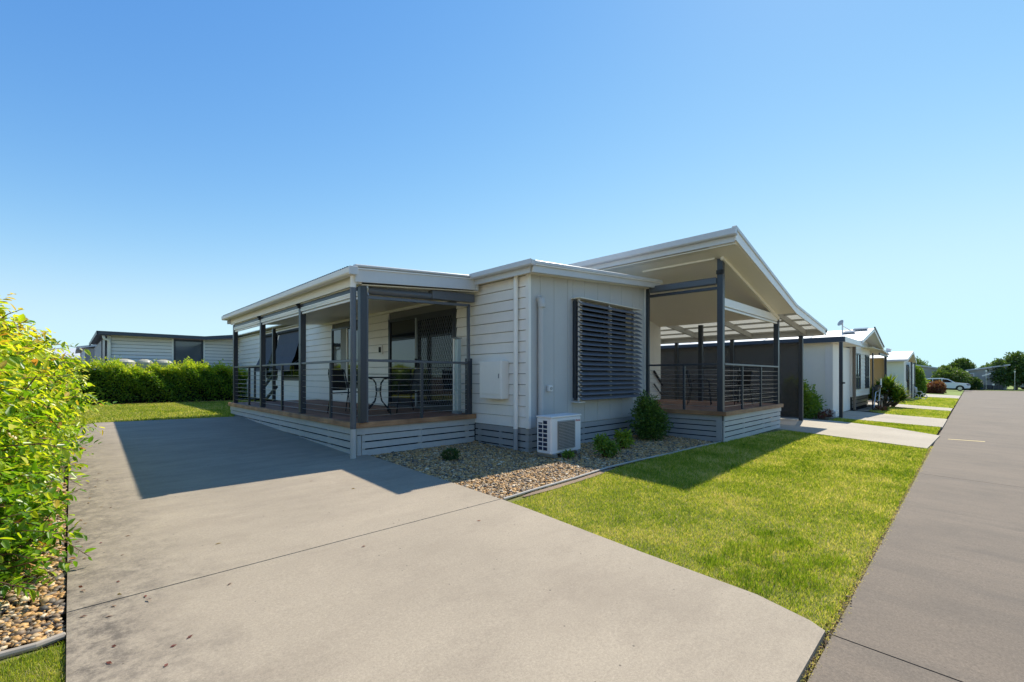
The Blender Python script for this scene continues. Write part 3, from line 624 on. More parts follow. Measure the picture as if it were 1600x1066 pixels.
# ---- street porch
pc = BX('porch_deck', 'dark_void', H, 9.75, 13.5, 3.66, 6.9, .30, .485)
x = 9.72
while x < 13.55:
    BX('plank', 'deck_plank', pc, x, min(x+.086, 13.56), 3.56, 6.98, .492, DT); x += .09
BX('edge_board', 'edge_timber_y', pc, 9.60, 9.716, 3.50, 5.32, .435, DT+.004, bevel=.004)
BX('edge_board', 'edge_timber', pc, 9.718, 13.66, 3.50, 3.556, .435, DT+.004, bevel=.004)
BX('edge_board', 'edge_timber_y', pc, 13.565, 13.66, 3.558, 6.98, .435, DT+.004)
BX('fascia', 'slat_gray', pc, 9.66, 9.68, 3.60, 5.32, .325, .434)
BX('fascia', 'slat_gray_pale', pc, 9.65, 13.62, 3.545, 3.57, .325, .434)
BX('batten', 'slat_gray', pc, 9.655, 9.70, 3.60, 3.72, -.11, .324)
for i in range(4):
    z1_ = .308-i*.112
    BX('slat', 'slat_gray', pc, 9.69, 9.71, 3.73, 5.33, z1_-.091, z1_)
    BX('slat', 'slat_gray_pale', pc, 9.65, 11.35, 3.555, 3.575, z1_-.091, z1_); BX('slat', 'slat_gray_pale', pc, 11.353, 13.58, 3.555, 3.575, z1_-.091, z1_)
for xx in (9.72, 10.9, 12.3, 13.54): BX('batten', 'slat_gray_pale', pc, xx-.03, xx+.03, 3.577, 3.61, -.12, .32)
BX('underdeck_shade', 'dark_void', pc, 9.80, 13.45, 3.75, 6.8, -.12, .3)  # black box coloured as the shade under the porch
# porch walls
wpan = BX('wall', 'pale_wall', H, 9.68, 13.6, 7.00, 7.10, .35, 4.0)
for i in range(9): BX('wall_panel', 'pale_wall', wpan, 9.68+i*.436, 9.68+i*.436+.431, 6.988, 6.999, .53, 2.93+max(0, .236*(13.6-(9.68+i*.436+.431))))
BX('wall', 'pale_wall', H, 9.56, 9.64, 5.47, 7.0, .35, 3.38); BX('wall', 'white_board', H, 13.5, 13.6, 7.12, 24, .1, 2.95)
# big skillion roof: slope 1 from x 9.1 to 13.3, slope 2 to 16.75
def zr1(x): return 4.07-(x-9.12)*.236
def zr2(x): return zr1(13.3)-(x-13.3)*.108
Y0 = 3.12; Y1 = 24
br_ = MB().ext([(9.12, Y0, zr1(9.12)-.03), (13.3, Y0, zr1(13.3)-.03), (13.3, Y0, zr1(13.3)-.002), (9.12, Y0, zr1(9.12)-.002)], (0, Y1-Y0, 0)).build('main_roof', 'roof_white', H)
corr('roof_sheet', 'roof_dark', br_, (9.06, Y0+.01, zr1(9.06)+.012), (4.3, 0, -4.3*.236), (0, Y1-Y0, 0), kind='stuff')
corr('roof_sheet', 'clear_poly', br_, (13.2, Y0+.04, zr2(13.2)+.0), (3.5, 0, -3.5*.108), (0, Y1-Y0-9, 0), pitch=.12, amp=.018, kind='stuff')
MB().ext([(9.12, Y0+.03, zr1(9.12)-.24), (13.3, Y0+.03, zr1(13.3)-.20), (13.3, Y0+.03, zr1(13.3)-.18), (9.12, Y0+.03, zr1(9.12)-.22)], (0, .5, 0)).build('soffit', 'soffit_cream', br_)
MB().ext([(9.12, Y0+.531, zr1(9.12)-.22), (13.55, Y0+.531, zr1(13.55)-.185), (13.55, Y0+.531, zr1(13.55)-.165), (9.12, Y0+.531, zr1(9.12)-.20)], (0, 3.35, 0)).build('ceiling', 'soffit_cream', br_)
MB().bar((9.60, Y0+.46, zr1(9.6)-.26), (13.5, Y0+.46, zr1(13.5)-.235), .06, .07).build('beam', 'soffit_cream', br_)
MB().ext([(9.06, Y0, zr1(9.06)-.23), (13.34, Y0, zr1(13.34)-.20), (13.34, Y0, zr1(13.34)-.02), (9.06, Y0, zr1(9.06)-.02)], (0, .028, 0)).build('barge_board', 'roof_white', br_, bevel=.003)
MB().ext([(9.03, Y0-.02, zr1(9.03)-.045), (13.35, Y0-.02, zr1(13.35)-.045), (13.35, Y0-.02, zr1(13.35)+.035), (9.03, Y0-.02, zr1(9.03)+.035)], (0, .09, 0)).build('barge_capping', 'fascia_gray', br_, bevel=.008)
MB().ext([(13.345, Y0, zr2(13.34)-.21), (16.75, Y0, zr2(16.75)-.18), (16.75, Y0, zr2(16.75)-.02), (13.345, Y0, zr2(13.34)-.02)], (0, .028, 0)).build('barge_board', 'roof_white', br_, bevel=.003)
MB().ext([(13.355, Y0-.02, zr2(13.35)-.045), (16.80, Y0-.02, zr2(16.80)-.045), (16.80, Y0-.02, zr2(16.80)+.03), (13.355, Y0-.02, zr2(13.35)+.03)], (0, .09, 0)).build('barge_capping', 'fascia_gray', br_, bevel=.008)
BX('fascia', 'fascia_gray', br_, 9.075, 9.11, Y0+.03, 24, 3.835, 4.04); gutter(br_, 8.95, 9.07, Y0-.02, 24, 3.94, 4.07, 'fascia_gray')
BX('soffit', 'soffit_cream', br_, 9.111, 9.70, Y0+.04, 24, 3.80, 3.815)
BX('beam', 'soffit_cream', br_, 9.62, 9.70, Y0+.62, 5.4, 3.70, 3.795)
# carport frame: rafters down the slope, purlins across, side beam
for y in (3.62, 5.2, 6.8, 8.4, 10.0, 11.6): MB().bar((13.6, y, zr2(13.6)-.11), (16.6, y, zr2(16.6)-.11), .05, .17).build('rafter', 'rafter_gray', br_)
for x in (14.1, 14.9, 15.7, 16.45): BX('purlin', 'rafter_gray', br_, x-.05, x+.05, Y0+.06, 14, zr2(x)-.065, zr2(x)-.018)
BX('side_beam', 'gray_panel', br_, 16.52, 16.58, Y0+.03, 14, zr2(16.5)-.22, zr2(16.5)-.06)
gutter(br_, 16.66, 16.80, Y0-.02, 15, zr2(16.7)-.10, zr2(16.7)+.0, 'roof_dark')
for x, y in ((9.645, 3.585), (13.50, 3.585), (13.50, 5.62)):
    BX('post', 'charcoal', br_, x, x+.115, y, y+.115, DT, (zr1(x)-.24), bevel=.003)
for y in (3.68, 5.75, 7.76, 9.8, 11.9): BX('post', 'charcoal', br_, 16.42, 16.53, y, y+.11, gz(16.5, y)-.02, zr2(16.5)-.2, bevel=.003)
# porch side blind and pale head box across the front
wb = MB().bar((9.67, 3.71, 3.25), (9.67, 5.24, 3.27), .11, .15).build('rolled_blind', 'charcoal_lit', br_, bevel=.02)
MB().bar((9.67, 3.70, 3.10), (9.67, 5.24, 3.12), .05, .06).build('bottom_bar', 'charcoal', wb)
MB().box(9.60, 9.65, 3.56, 3.70, 3.38, 3.46).tube([(9.60, 3.58, 3.46), (9.62, 3.60, 3.40)], .03, 8).build('winch_bracket', 'mesh_black', wb)
BX('post', 'charcoal', br_, 9.645, 9.705, 5.255, 5.325, DT, 3.30)
hb = BX('head_box', 'white_metal', br_, 9.765, 13.48, 3.59, 3.68, 2.72, 2.90, bevel=.01); BX('bottom_rail', 'white_metal', hb, 9.765, 13.48, 3.60, 3.66, 2.655, 2.705, bevel=.006)
railing(H, ((9.675, 3.70), (9.675, 5.25)), [(9.675, 4.42)], wires=9)
railing(H, ((9.76, 3.60), (13.50, 3.60)), [(10.82, 3.60), (12.11, 3.60)], mat='charcoal_lit', wires=8)
railing(H, ((13.55, 3.70), (13.55, 5.62)), [(13.55, 4.6)], wires=8)
MB().bar((13.05, 6.93, 1.42), (13.62, 6.93, .98), .05, .05).bar((13.05, 6.93, 1.02), (13.62, 6.93, .62), .03, .03).build('hand_rail', 'mesh_black', H)
for y0_, y1_ in ((3.80, 5.74), (5.87, 7.75), (7.88, 9.79), (9.92, 11.89)):
    ss = MB().box(16.47, 16.474, y0_, y1_, gz(16.5, 5)+.08, 2.34).build('shade_screen', 'shade_mesh', H); BX('bottom_rail', 'charcoal', ss, 16.455, 16.49, y0_, y1_, gz(16.5, 5)+.03, gz(16.5, 5)+.08)

# ---------------------------------------------------------------- air conditioner
AC = thing('air_conditioner', (5.98, 4.9, -.06), 'white outdoor air conditioner unit on the pebbles against the grey wall', 'air conditioner')
z0, z1 = -.02, .60; xa, xb, ya, yb = 5.55, 6.35, 4.74, 5.06
MB().box(xa, xb, ya, yb, z0, z1-.03).build('body', 'plastic_white', AC, bevel=.018)
MB().box(xa-.006, xb+.006, ya-.006, yb+.006, z1-.028, z1).build('lid', 'plastic_white', AC, bevel=.006)
MB().box(5.80, 5.9, ya-.004, ya+.05, z0-.04, z0-.001).box(5.60, 5.68, ya-.03, yb+.03, z0-.05, z0-.001).box(6.2, 6.28, ya-.03, yb+.03, z0-.05, z0-.001).build('foot', 'steel', AC)
fg = BX('fan_opening', 'grille_gray', AC, 5.70, 6.16, ya-.012, ya-.001, z0+.06, z1-.08, bevel=.005)
BX('fan_void', 'mesh_black', AC, 5.715, 6.145, ya-.016, ya-.0125, z0+.075, z1-.095)
g = MB(); 
for i in range(15): g.box(5.715+i*.0305, 5.715+i*.0305+.005, ya-.026, ya-.020, z0+.07, z1-.09)
for i in range(19): g.box(5.71, 6.15, ya-.030, ya-.0262, z0+.075+i*.0245, z0+.075+i*.0245+.008)
g.build('fan_grille', 'grille_gray', fg, kind='stuff')
for r_ in range(7):
    for c_ in range(2):
        y = ya+.085+c_*.105; zz = z0+.06+r_*.072
        BX('vent', 'solar', AC, xa-.004, xa-.001, y, y+.085, zz, zz+.055 if not (r_ == 6 and c_ == 1) else zz+.02)
tc = bpy.data.curves.new('logo', 'FONT'); tc.body = 'Rinnai'; tc.size = .055; tc.extrude = .001
to = bpy.data.objects.new('logo_tmp', tc); C.objects.link(to); bpy.context.view_layer.update()
me = bpy.data.meshes.new_from_object(to.evaluated_get(bpy.context.evaluated_depsgraph_get())); bpy.data.objects.remove(to)
me.materials.clear(); lg = link('logo', me, 'red_print', AC); lg.location = Vector((6.19, ya-.004, z1-.115))-wpos(AC); lg.rotation_euler = (R(90), 0, 0); lg.scale = (.95, .95, .95)

# ---------------------------------------------------------------- chairs, table
def chair(loc, rz, label):
    t = thing('patio_chair', loc, label, 'chair', 'black metal patio chairs'); t.rotation_euler = (0, 0, rz)
    t.rotation_euler = (0, 0, 0); t.location = loc
    def T(p): return (p[0]+loc[0], p[1]+loc[1], p[2]+loc[2])
    def mk(name, mat, segs=None, boxes=None, r=.011):
        m = MB()
        for s_ in segs or []: m.tube([T(p) for p in s_], r, 8)
        for b_ in boxes or []: m.add([T(p) for p in b_[0]], b_[1])
        return m.build(name, mat, t, smooth=bool(segs))
    for sx in (-1, 1):
        mk('leg', 'mesh_black', [[(sx*.27, .27, 0), (sx*.27, .24, .25), (sx*.27, .22, .60), (sx*.27, .16, .645), (sx*.27, -.12, .645), (sx*.26, -.20, .60)]])
        mk('leg', 'mesh_black', [[(sx*.26, -.30, 0), (sx*.25, -.22, .42), (sx*.24, -.27, .70), (sx*.22, -.31, .88)]])
    mk('back_frame', 'mesh_black', [[(-.24, -.25, .55), (-.235, -.30, .80), (-.19, -.32, .88), (-.09, -.325, .905), (.09, -.325, .905), (.19, -.32, .88), (.235, -.30, .80), (.24, -.25, .55)]])
    q = [(-.23, .24, .42), (.23, .24, .42), (.235, -.2, .40), (-.235, -.2, .40), (-.23, .24, .432), (.23, .24, .432), (.235, -.2, .412), (-.235, -.2, .412)]
    fc = [(0,3,2,1),(4,5,6,7),(0,1,5,4),(1,2,6,5),(2,3,7,6),(3,0,4,7)]
    mk('seat', 'mesh_black', boxes=[(q, fc)]); mk('seat_frame', 'mesh_black', [[(-.25, .25, .42), (.25, .25, .42), (.25, -.21, .40), (-.25, -.21, .40), (-.25, .25, .42)]])
    q = [(-.22, -.235, .45), (.22, -.235, .45), (.2, -.315, .87), (-.2, -.315, .87), (-.22, -.247, .45), (.22, -.247, .45), (.2, -.327, .87), (-.2, -.327, .87)]
    mk('backrest', 'mesh_black', boxes=[(q, [(0,1,2,3),(4,7,6,5),(0,4,5,1),(1,5,6,2),(2,6,7,3),(3,7,4,0)])])
    t.rotation_euler = (0, 0, rz); return t
chair((4.05, 8.85, DT), R(205), 'black patio chair seen behind the left railing under the window')
chair((4.98, 8.25, DT), R(80), 'black patio chair between the round table and the screen door')
chair((11.9, 5.0, DT), R(200), 'black porch chair with curved back behind the corner post')
chair((12.6, 4.35, DT), R(60), 'black porch chair behind the front rail of the porch')
tb = thing('patio_table', (4.28, 8.05, DT), 'small black patio table with bowed legs beside the corner post', 'table')
MB().tube([(4.28, 8.05, DT+.71), (4.28, 8.05, DT+.725)], .31, 32).build('tabletop', 'glass_mid', tb)
MB().tube([(4.28+.315*math.cos(a*math.pi/16), 8.05+.315*math.sin(a*math.pi/16), DT+.715) for a in range(33)], .014, 6).build('rim', 'mesh_black', tb)
for a in range(4):
    ca, sa = math.cos(R(20+90*a)), math.sin(R(20+90*a))
    MB().tube([(4.28+ca*r_, 8.05+sa*r_, DT+h_) for r_, h_ in ((.24, .70), (.14, .68), (.07, .60), (.05, .40), (.09, .26), (.22, .14), (.29, .10), (.31, 0))], .012, 6).build('leg', 'mesh_black', tb, smooth=True)

# ---------------------------------------------------------------- foliage
def unit(a): return a/np.maximum(np.linalg.norm(a, axis=-1, keepdims=True), 1e-9)
def leafmesh(name, P, D, L, Wd, mat, parent, rnd, fold=.25, hexa=False, up=None, **kw):
    n = len(P); D = unit(D); ref = rng.normal(0, 1, (n, 3)) if up is None else up+rng.normal(0, .35, (n, 3))
    Sv = unit(np.cross(D, ref)); N = np.cross(Sv, D); L = np.broadcast_to(L, n)[:, None]; Wd = np.broadcast_to(Wd, n)[:, None]
    if hexa:
        V = np.stack([P, P+D*L*.3+Sv*Wd*.5+N*Wd*fold, P+D*L*.7+Sv*Wd*.38+N*(Wd*fold*.7-L*.04), P+D*L-N*L*.14, P+D*L*.7-Sv*Wd*.38+N*(Wd*fold*.7-L*.04), P+D*L*.3-Sv*Wd*.5+N*Wd*fold], 1)
        k = np.arange(n)[:, None]*6; Q = np.concatenate([k+np.array([0, 1, 2, 3]), k+np.array([0, 3, 4, 5])])
        return npmesh(name, V.reshape(-1, 3), None, Q, mat, parent, {'rnd': np.repeat(rnd, 6)}, **kw)
    V = np.stack([P, P+D*L*.45+Sv*Wd*.5+N*Wd*fold, P+D*L, P+D*L*.45-Sv*Wd*.5+N*Wd*fold], 1); k = np.arange(n)[:, None]*4
    return npmesh(name, V.reshape(-1, 3), np.concatenate([k+np.array([0, 1, 2]), k+np.array([0, 2, 3])]), None, mat, parent, {'rnd': np.repeat(rnd, 4)}, **kw)
def ellcloud(ells, n, depth=.35, zmin=None, warp=.18):
    # points in the outer part of a union of ellipsoids, uneven outline
    out = []; nr = []; w = np.array([e[3]*e[4]*e[5] for e in ells])**.66; w /= w.sum()
    for e, k in zip(ells, (w*n*1.5).astype(int)):
        d = unit(rng.normal(0, 1, (k, 3))); r = 1-depth*rng.uniform(0, 1, k)**1.3
        ph = np.sin(d[:, 0]*7+e[0]*3)*np.sin(d[:, 1]*6+e[1]*5)*np.cos(d[:, 2]*8+e[2]*2)
        r = r*(1+warp*ph); out.append(np.array(e[:3])+d*r[:, None]*np.array(e[3:6])); nr.append(d)
    P = np.concatenate(out); N = np.concatenate(nr); keep = np.ones(len(P), bool)
    for e in ells: keep &= (np.linalg.norm((P-np.array(e[:3]))/np.array(e[3:6]), axis=1) > 1-depth*1.02)
    if zmin is not None: keep &= P[:, 2] > zmin
    return P[keep], N[keep]
# near bush on the left edge
NBsh = thing('leafy_bush', (-.6, 5.5, gz(0, 5.5)), 'large bright green leafy bush at the left edge beside the driveway', 'bush')
ells = [(-.68, 4.30, .22, .46, .42, .40), (-.86, 4.75, .62, .60, .80, .90), (-.84, 5.6, .75, .60, .9, 1.20), (-.84, 6.6, .85, .76, 1.0, 1.05), (-.82, 7.9, .85, .78, 1.0, 1.0), (-.72, 9.3, .8, .72, 1.0, .95), (-.75, 10.6, .75, .72, 1.0, .92), (-.75, 12., .7, .7, 1.0, .9)]
TP, TN = ellcloud(ells, 9000, .40, gz(0, 5)+.05, .26); sel = rng.uniform(0, 1, len(TP)) < np.clip((5.4/np.maximum(TP[:, 1], 1))**2.2, .18, 1); TP, TN = TP[sel], TN[sel]
TP = TP[TP[:, 0] > -1.3] if False else TP
nt_ = len(TP); TD = unit(TN*.8+rng.normal(0, .45, (nt_, 3))+np.array([.12, -.1, .35]))
m_ = 11; tl = rng.uniform(.16, .42, nt_); PP = []; DD = []; RR = []; LL = []
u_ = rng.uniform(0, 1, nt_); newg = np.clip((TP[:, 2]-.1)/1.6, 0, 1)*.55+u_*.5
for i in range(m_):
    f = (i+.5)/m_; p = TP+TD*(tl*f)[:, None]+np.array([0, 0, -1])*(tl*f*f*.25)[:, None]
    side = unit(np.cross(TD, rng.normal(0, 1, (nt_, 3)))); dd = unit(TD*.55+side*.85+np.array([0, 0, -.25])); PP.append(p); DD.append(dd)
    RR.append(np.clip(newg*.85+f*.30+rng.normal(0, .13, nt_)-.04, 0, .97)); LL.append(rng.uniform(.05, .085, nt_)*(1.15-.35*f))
PP = np.concatenate(PP); DD = np.concatenate(DD); RR = np.concatenate(RR); LL = np.concatenate(LL)
r2 = rng.uniform(0, 1, len(RR)); RR = np.where(r2 < .010, 1.0, RR); RR = np.where(r2 > .84, RR*.3, RR); LL = LL*rng.lognormal(0, .22, len(LL))
vis = (PP[:, 2] > gz(0, 4)-.03); PP, DD, RR, LL = PP[vis], DD[vis], RR[vis], LL[vis]
# the nearest leaves that show largest stay single parts
dcam = np.linalg.norm(PP-np.array([0, 0, 1.25]), axis=1); xs_ = (PP[:, 0]*math.cos(TH)+PP[:, 1]*math.sin(TH)); la = PP[:, 0]*math.sin(TH)-PP[:, 1]*math.cos(TH)
inview = (la/xs_ > -1.12); order = np.argsort(np.where(inview, dcam/LL, 1e9)); single = order[:280]; rest = order[280:]
UPV = np.array([0, 0, 1.])
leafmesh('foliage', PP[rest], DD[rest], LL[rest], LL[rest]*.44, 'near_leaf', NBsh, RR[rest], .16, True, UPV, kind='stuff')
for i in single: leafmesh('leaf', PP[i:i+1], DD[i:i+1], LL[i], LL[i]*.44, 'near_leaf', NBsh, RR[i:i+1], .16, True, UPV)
tw = MB()
for i in rng.choice(nt_, min(2400, nt_), False):
    a_ = Vector(TP[i]); d_ = Vector(TD[i]); tw.tube([a_-d_*.12, a_+d_*tl[i]*.5+Vector((0, 0, -.015)), a_+d_*tl[i]+Vector((0, 0, -tl[i]*.25))], [.0048, .0034, .0016], 4)
for i in range(40):
    y = rng.uniform(4.6, 11); a_ = Vector((-.75+rng.uniform(-.15, .15), y, gz(0, y)-.05)); b_ = a_+Vector((rng.uniform(-.1, .7), rng.uniform(-.6, .6), rng.uniform(.8, 1.45)))
    tw.tube([a_, (a_+b_)/2+Vector((0, 0, .15)), b_], [.014, .009, .004], 5)
tw.build('twigs', 'twig', NBsh, kind='stuff')

# long hedge at the back
hd = thing('hedge', (2, 22.9, .2), 'long clipped green hedge with yellow tips behind the back lawn', 'hedge')
n = 52000; X_ = rng.uniform(-4, 12, n); f_ = rng.uniform(0, 1, n); u1 = rng.uniform(0, 1, n)**.6
hz = 1.62+.09*np.sin(X_*2.1)+.06*np.sin(X_*5.3+1)+.07*np.sin(X_*11)
front = rng.uniform(0, 1, n) < .7
Zf = np.where(front, .12+u1*(hz-.12), hz+rng.exponential(.055, n)*(1 if True else 0)-.05); Zf = np.where(rng.uniform(0, 1, n) < .03, Zf+rng.uniform(0, .18, n), Zf)
Yf = np.where(front, 22.55+.12*np.sin(X_*3.1+Zf*4)+.08*np.sin(X_*9+Zf*7)+rng.exponential(.13, n), 22.65+f_*.8)
P = np.stack([X_, Yf, Zf], 1); D = unit(np.stack([rng.normal(0, .7, n), np.where(front, -.6, 0)+rng.normal(0, .5, n), .5+rng.normal(0, .5, n)], 1))
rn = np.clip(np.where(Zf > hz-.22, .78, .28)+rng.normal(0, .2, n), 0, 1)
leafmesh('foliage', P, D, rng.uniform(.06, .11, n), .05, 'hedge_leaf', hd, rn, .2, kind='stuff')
sm = MB()
for i in range(55): x = -4+i*.3; sm.tube([(x, 23, .15), (x+rng.uniform(-.1, .1), 22.95, 1.3)], .02, 5)
sm.build('stems', 'bark', hd, kind='stuff'); sm = MB().box(-4, 12, 22.95, 23.2, .15, 1.5).build('dark_core', 'dark_void', hd, kind='stuff')  # solid near-black box added as the shade inside the hedge
n = 4000; xy = np.stack([rng.uniform(-4, 8, n), rng.uniform(22.1, 22.7, n)], 1); leafmesh('leaf_litter', np.stack([xy[:, 0], xy[:, 1], np.full(n, .2)], 1), unit(rng.normal(0, 1, (n, 3))*np.array([1, 1, .2])), .08, .05, 'red_leaf', None, rng.uniform(0, 1, n), kind='stuff')

def bush(name, base, ells, n, leaf, mat, label, cat='bush', rb=(0, 1), tip=.25, trunk=None, group=None, depth=.5, asp=.5, warp=.2):
    t = thing(name, base, label, cat, group); E = [(base[0]+e[0], base[1]+e[1], base[2]+e[2], e[3], e[4], e[5]) for e in ells]
    P, N = ellcloud(E, n, depth, base[2]-.02, warp if not trunk else .4); k = len(P)
    zt = (P[:, 2]-P[:, 2].min())/(np.ptp(P[:, 2])+1e-6)
    rn = np.clip(rb[0]+(rb[1]-rb[0])*rng.uniform(0, 1, k)*(1-tip)+zt*tip*rng.uniform(.5, 1, k), 0, 1)
    leafmesh('crown' if trunk else 'foliage', P, unit(N+rng.normal(0, .7, (k, 3))), leaf*rng.uniform(.7, 1.3, k), leaf*asp, mat, t, rn, .2, kind='stuff')
    m = MB()
    if trunk:
        h, r = trunk; m.tube([base, (base[0]+.05*h, base[1], base[2]+h*.5), (base[0], base[1]+.03*h, base[2]+h)], [r, r*.8, r*.6], 8)
        for e in E: m.tube([(base[0], base[1], base[2]+h*.8), ((base[0]+e[0])/2, (base[1]+e[1])/2, (base[2]+h+e[2])/2), e[:3]], [r*.5, r*.35, r*.12], 6)
        m.build('trunk', 'bark', t)
    else:
        for e in E:
            for j in range(3): m.tube([(base[0]+rng.uniform(-.05, .05), base[1]+rng.uniform(-.05, .05), base[2]-.02), (e[0]+rng.uniform(-.3, .3)*e[3], e[1]+rng.uniform(-.3, .3)*e[4], e[2]+.3*e[5])], [.012, .005], 5)
        m.build('stems', 'twig', t)
    return t
G = lambda x, y: (x, y, gz(x, y))
bush('shrub', G(8.78, 4.78), [(0, 0, .36, .38, .34, .42), (-.14, .05, .60, .22, .2, .30), (.20, -.05, .30, .32, .28, .32), (.10, .0, .66, .16, .14, .28), (-.24, -.05, .28, .2, .2, .26), (-.05, .1, .78, .07, .07, .2), (.26, .05, .5, .1, .1, .2)], 5600, .055, 'bush_leaf', 'dense round dark green shrub in the corner of the pebble bed by the porch', rb=(0, .95), depth=.75, warp=.4)
bush('small_plant', G(6.42, 4.28), [(0, 0, .12, .16, .15, .13), (-.10, .05, .22, .10, .1, .14), (.12, -.04, .12, .14, .1, .12), (.03, .06, .26, .06, .06, .10)], 620, .06, 'yellow_leaf', 'small green plant on the pebbles just right of the air conditioner', 'plant', rb=(0, .6), warp=.5, depth=.9)
bush('small_plant', G(7.40, 4.55), [(0, 0, .11, .14, .14, .12), (.10, 0, .18, .10, .1, .12), (-.08, .03, .2, .07, .07, .11)], 460, .07, 'yellow_leaf', 'small yellow green plant on the pebbles nearer the round shrub', 'plant', rb=(.2, 1), warp=.5, depth=.9)
bush('small_plant', G(4.27, 5.72), [(0, 0, .07, .14, .14, .09)], 500, .035, 'tree_leaf', 'low dark tuft on the pebbles in front of the patio deck', 'plant', rb=(0, .4))
bush('weed', G(5.84, 4.62), [(0, 0, .03, .09, .05, .06)], 70, .06, 'yellow_leaf', 'tiny weed at the front foot of the air conditioner', 'plant', rb=(0, .6))

# ---------------------------------------------------------------- neighbour to the right (light grey walls)
N1 = thing('neighbour_house', G(19.3, 3.4), 'light grey neighbouring house with dark fascia just right of the carport', 'house')
BX('wall', 'cream_wall', N1, 19.3, 19.4, 3.45, 17, -.1, 2.45); 
BX('panel_joint', 'pale_wall', N1, 19.27, 19.299, 3.40, 3.62, -.1, 2.44)
for y in (5.2, 7.6, 10, 12.4): BX('panel_joint', 'cream_wall', N1, 19.285, 19.299, y, y+.04, -.1, 2.44)
BX('wall', 'pale_wall', N1, 19.4, 20.6, 3.41, 3.5, -.15, 2.44); BX('plinth', 'white_metal', N1, 19.20, 19.9, 3.30, 3.40, -.2, .02)
BX('post', 'charcoal', N1, 18.93, 19.03, 3.06, 3.16, gz(19, 3)-.02, 2.44); BX('latch', 'mesh_black', N1, 18.85, 19.15, 3.02, 3.06, 1.0, 1.06)
BX('gate', 'pale_wall', N1, 21.1, 23.6, 3.55, 3.6, -.16, 2.44); BX('wall', 'dark_void', N1, 20.6, 21.1, 3.7, 3.75, -.16, 2.44)
BX('fascia', 'roof_dark', N1, 18.98, 19.05, 3.0, 17, 2.45, 2.63); BX('fascia', 'roof_white', N1, 19.051, 22.5, 3.0, 3.06, 2.45, 2.63)
BX('soffit', 'soffit_cream', N1, 19.06, 22.5, 3.07, 17, 2.45, 2.47)
BX('roof', 'roof_white', N1, 19.05, 22.5, 3.07, 17, 2.60, 2.64)
n1r = MB().ext([(22.4, 3.0, 2.62), (25.5, 3.0, 3.33), (28.5, 3.0, 2.62), (28.5, 3.0, 2.68), (25.5, 3.0, 3.39), (22.4, 3.0, 2.68)], (0, 13, 0)).build('roof', 'roof_white', N1)
for (xa, za, xb, zb_, m_) in ((22.35, 2.56, 25.5, 3.30, 'roof_white'), (28.55, 2.56, 25.5, 3.30, 'roof_white')): MB().ext([(xa, 2.96, za), (xb, 2.96, zb_-.05), (xb, 2.96, zb_+.1), (xa, 2.96, za+.13)], (0, .035, 0)).build('barge_board', m_, n1r)
MB().ext([(25.5, 2.93, 3.40), (28.6, 2.93, 2.68), (28.6, 2.93, 2.73), (25.5, 2.93, 3.46)], (0, .05, 0)).build('barge_capping', 'roof_dark', n1r)
for i in range(5): MB().bar((23.0+i*.1, 5+i*1.9, 2.85), (25.3, 5+i*1.9, 3.40), .03, .03).build('roof_rib', 'roof_white', n1r)
MB().ext([(25.3, 3.15, 3.39), (24.9, 3.15, 3.30), (24.9, 3.15, 3.34), (25.3, 3.15, 3.43)], (0, .5, 0)).build('solar_panel', 'solar', n1r)
MB().ext([(24.6, 3.5, 3.23), (24.2, 3.5, 3.13), (24.2, 3.5, 3.17), (24.6, 3.5, 3.27)], (0, .4, 0)).build('solar_panel', 'solar', n1r)
wf = MB().ext([(23.6, 3.48, .38), (28.4, 3.48, .38), (28.4, 3.48, 2.58), (25.5, 3.48, 3.28), (23.6, 3.48, 2.84)], (0, .1, 0)).build('wall', 'pale_wall', N1)
z = .39
while z < 3.1:
    xr = 27.85 if z < 2.6 else 25.5+(3.28-z)/.24; xl = 23.7 if z < 2.8 else 25.5-(3.28-z)/.24
    segs = [(xl, 23.92), (25.35, 26.72), (27.72, xr)] if .65 < z < 2.25 else [(xl, xr)]
    for a_, b_ in segs:
        if b_ > a_: MB().ext([(a_, 3.48, z), (a_, 3.448, z), (a_, 3.462, z+.165), (a_, 3.48, z+.165)], (b_-a_, 0, 0)).build('weatherboard', 'pale_wall', wf)
    z += .17
for a_, b_ in ((23.94, 25.33), (26.74, 27.70)):
    w = MB().box(a_, a_+.06, 3.42, 3.479, .69, 2.27).box(b_-.06, b_, 3.42, 3.479, .69, 2.27).box(a_+.06, b_-.06, 3.42, 3.479, .69, .75).box(a_+.06, b_-.06, 3.42, 3.479, 2.21, 2.27).box((a_+b_)/2-.03, (a_+b_)/2+.03, 3.43, 3.479, .75, 2.21).box(a_+.06, b_-.06, 3.43, 3.478, 1.2, 1.25).build('window', 'charcoal', N1)
    BX('pane', 'glass_mid', w, a_+.06, b_-.06, 3.455, 3.46, .75, 2.21)
MB().tube([(23.6, 3.40, 2.6), (23.6, 3.40, -.15)], .05, 8).build('downpipe', 'brick_brown', N1); BX('corner_trim', 'pale_wall', N1, 23.66, 23.75, 3.42, 3.478, .38, 2.8)
sk = BX('skirting_shade', 'dark_void', N1, 23.7, 28.0, 3.55, 3.6, -.3, .37)  # near-black sheet, painted shade behind the neighbour's base slats
for i in range(3): BX('slat', 'charcoal', sk, 23.7, 28.0, 3.50, 3.53, .37-.16*(i+1)+.02, .37-.16*i-.01)
MB().ext([(28.4, 3.0, 2.56), (31.3, 3.0, 2.40), (31.3, 3.0, 2.46), (28.4, 3.0, 2.64)], (0, 9, 0)).build('porch_roof', 'roof_white', N1)
MB().ext([(28.0, 3.04, 2.30), (31.2, 3.04, 2.28), (31.2, 3.04, 2.36), (28.0, 3.04, 2.40)], (0, .06, 0)).build('beam', 'roof_dark', N1)
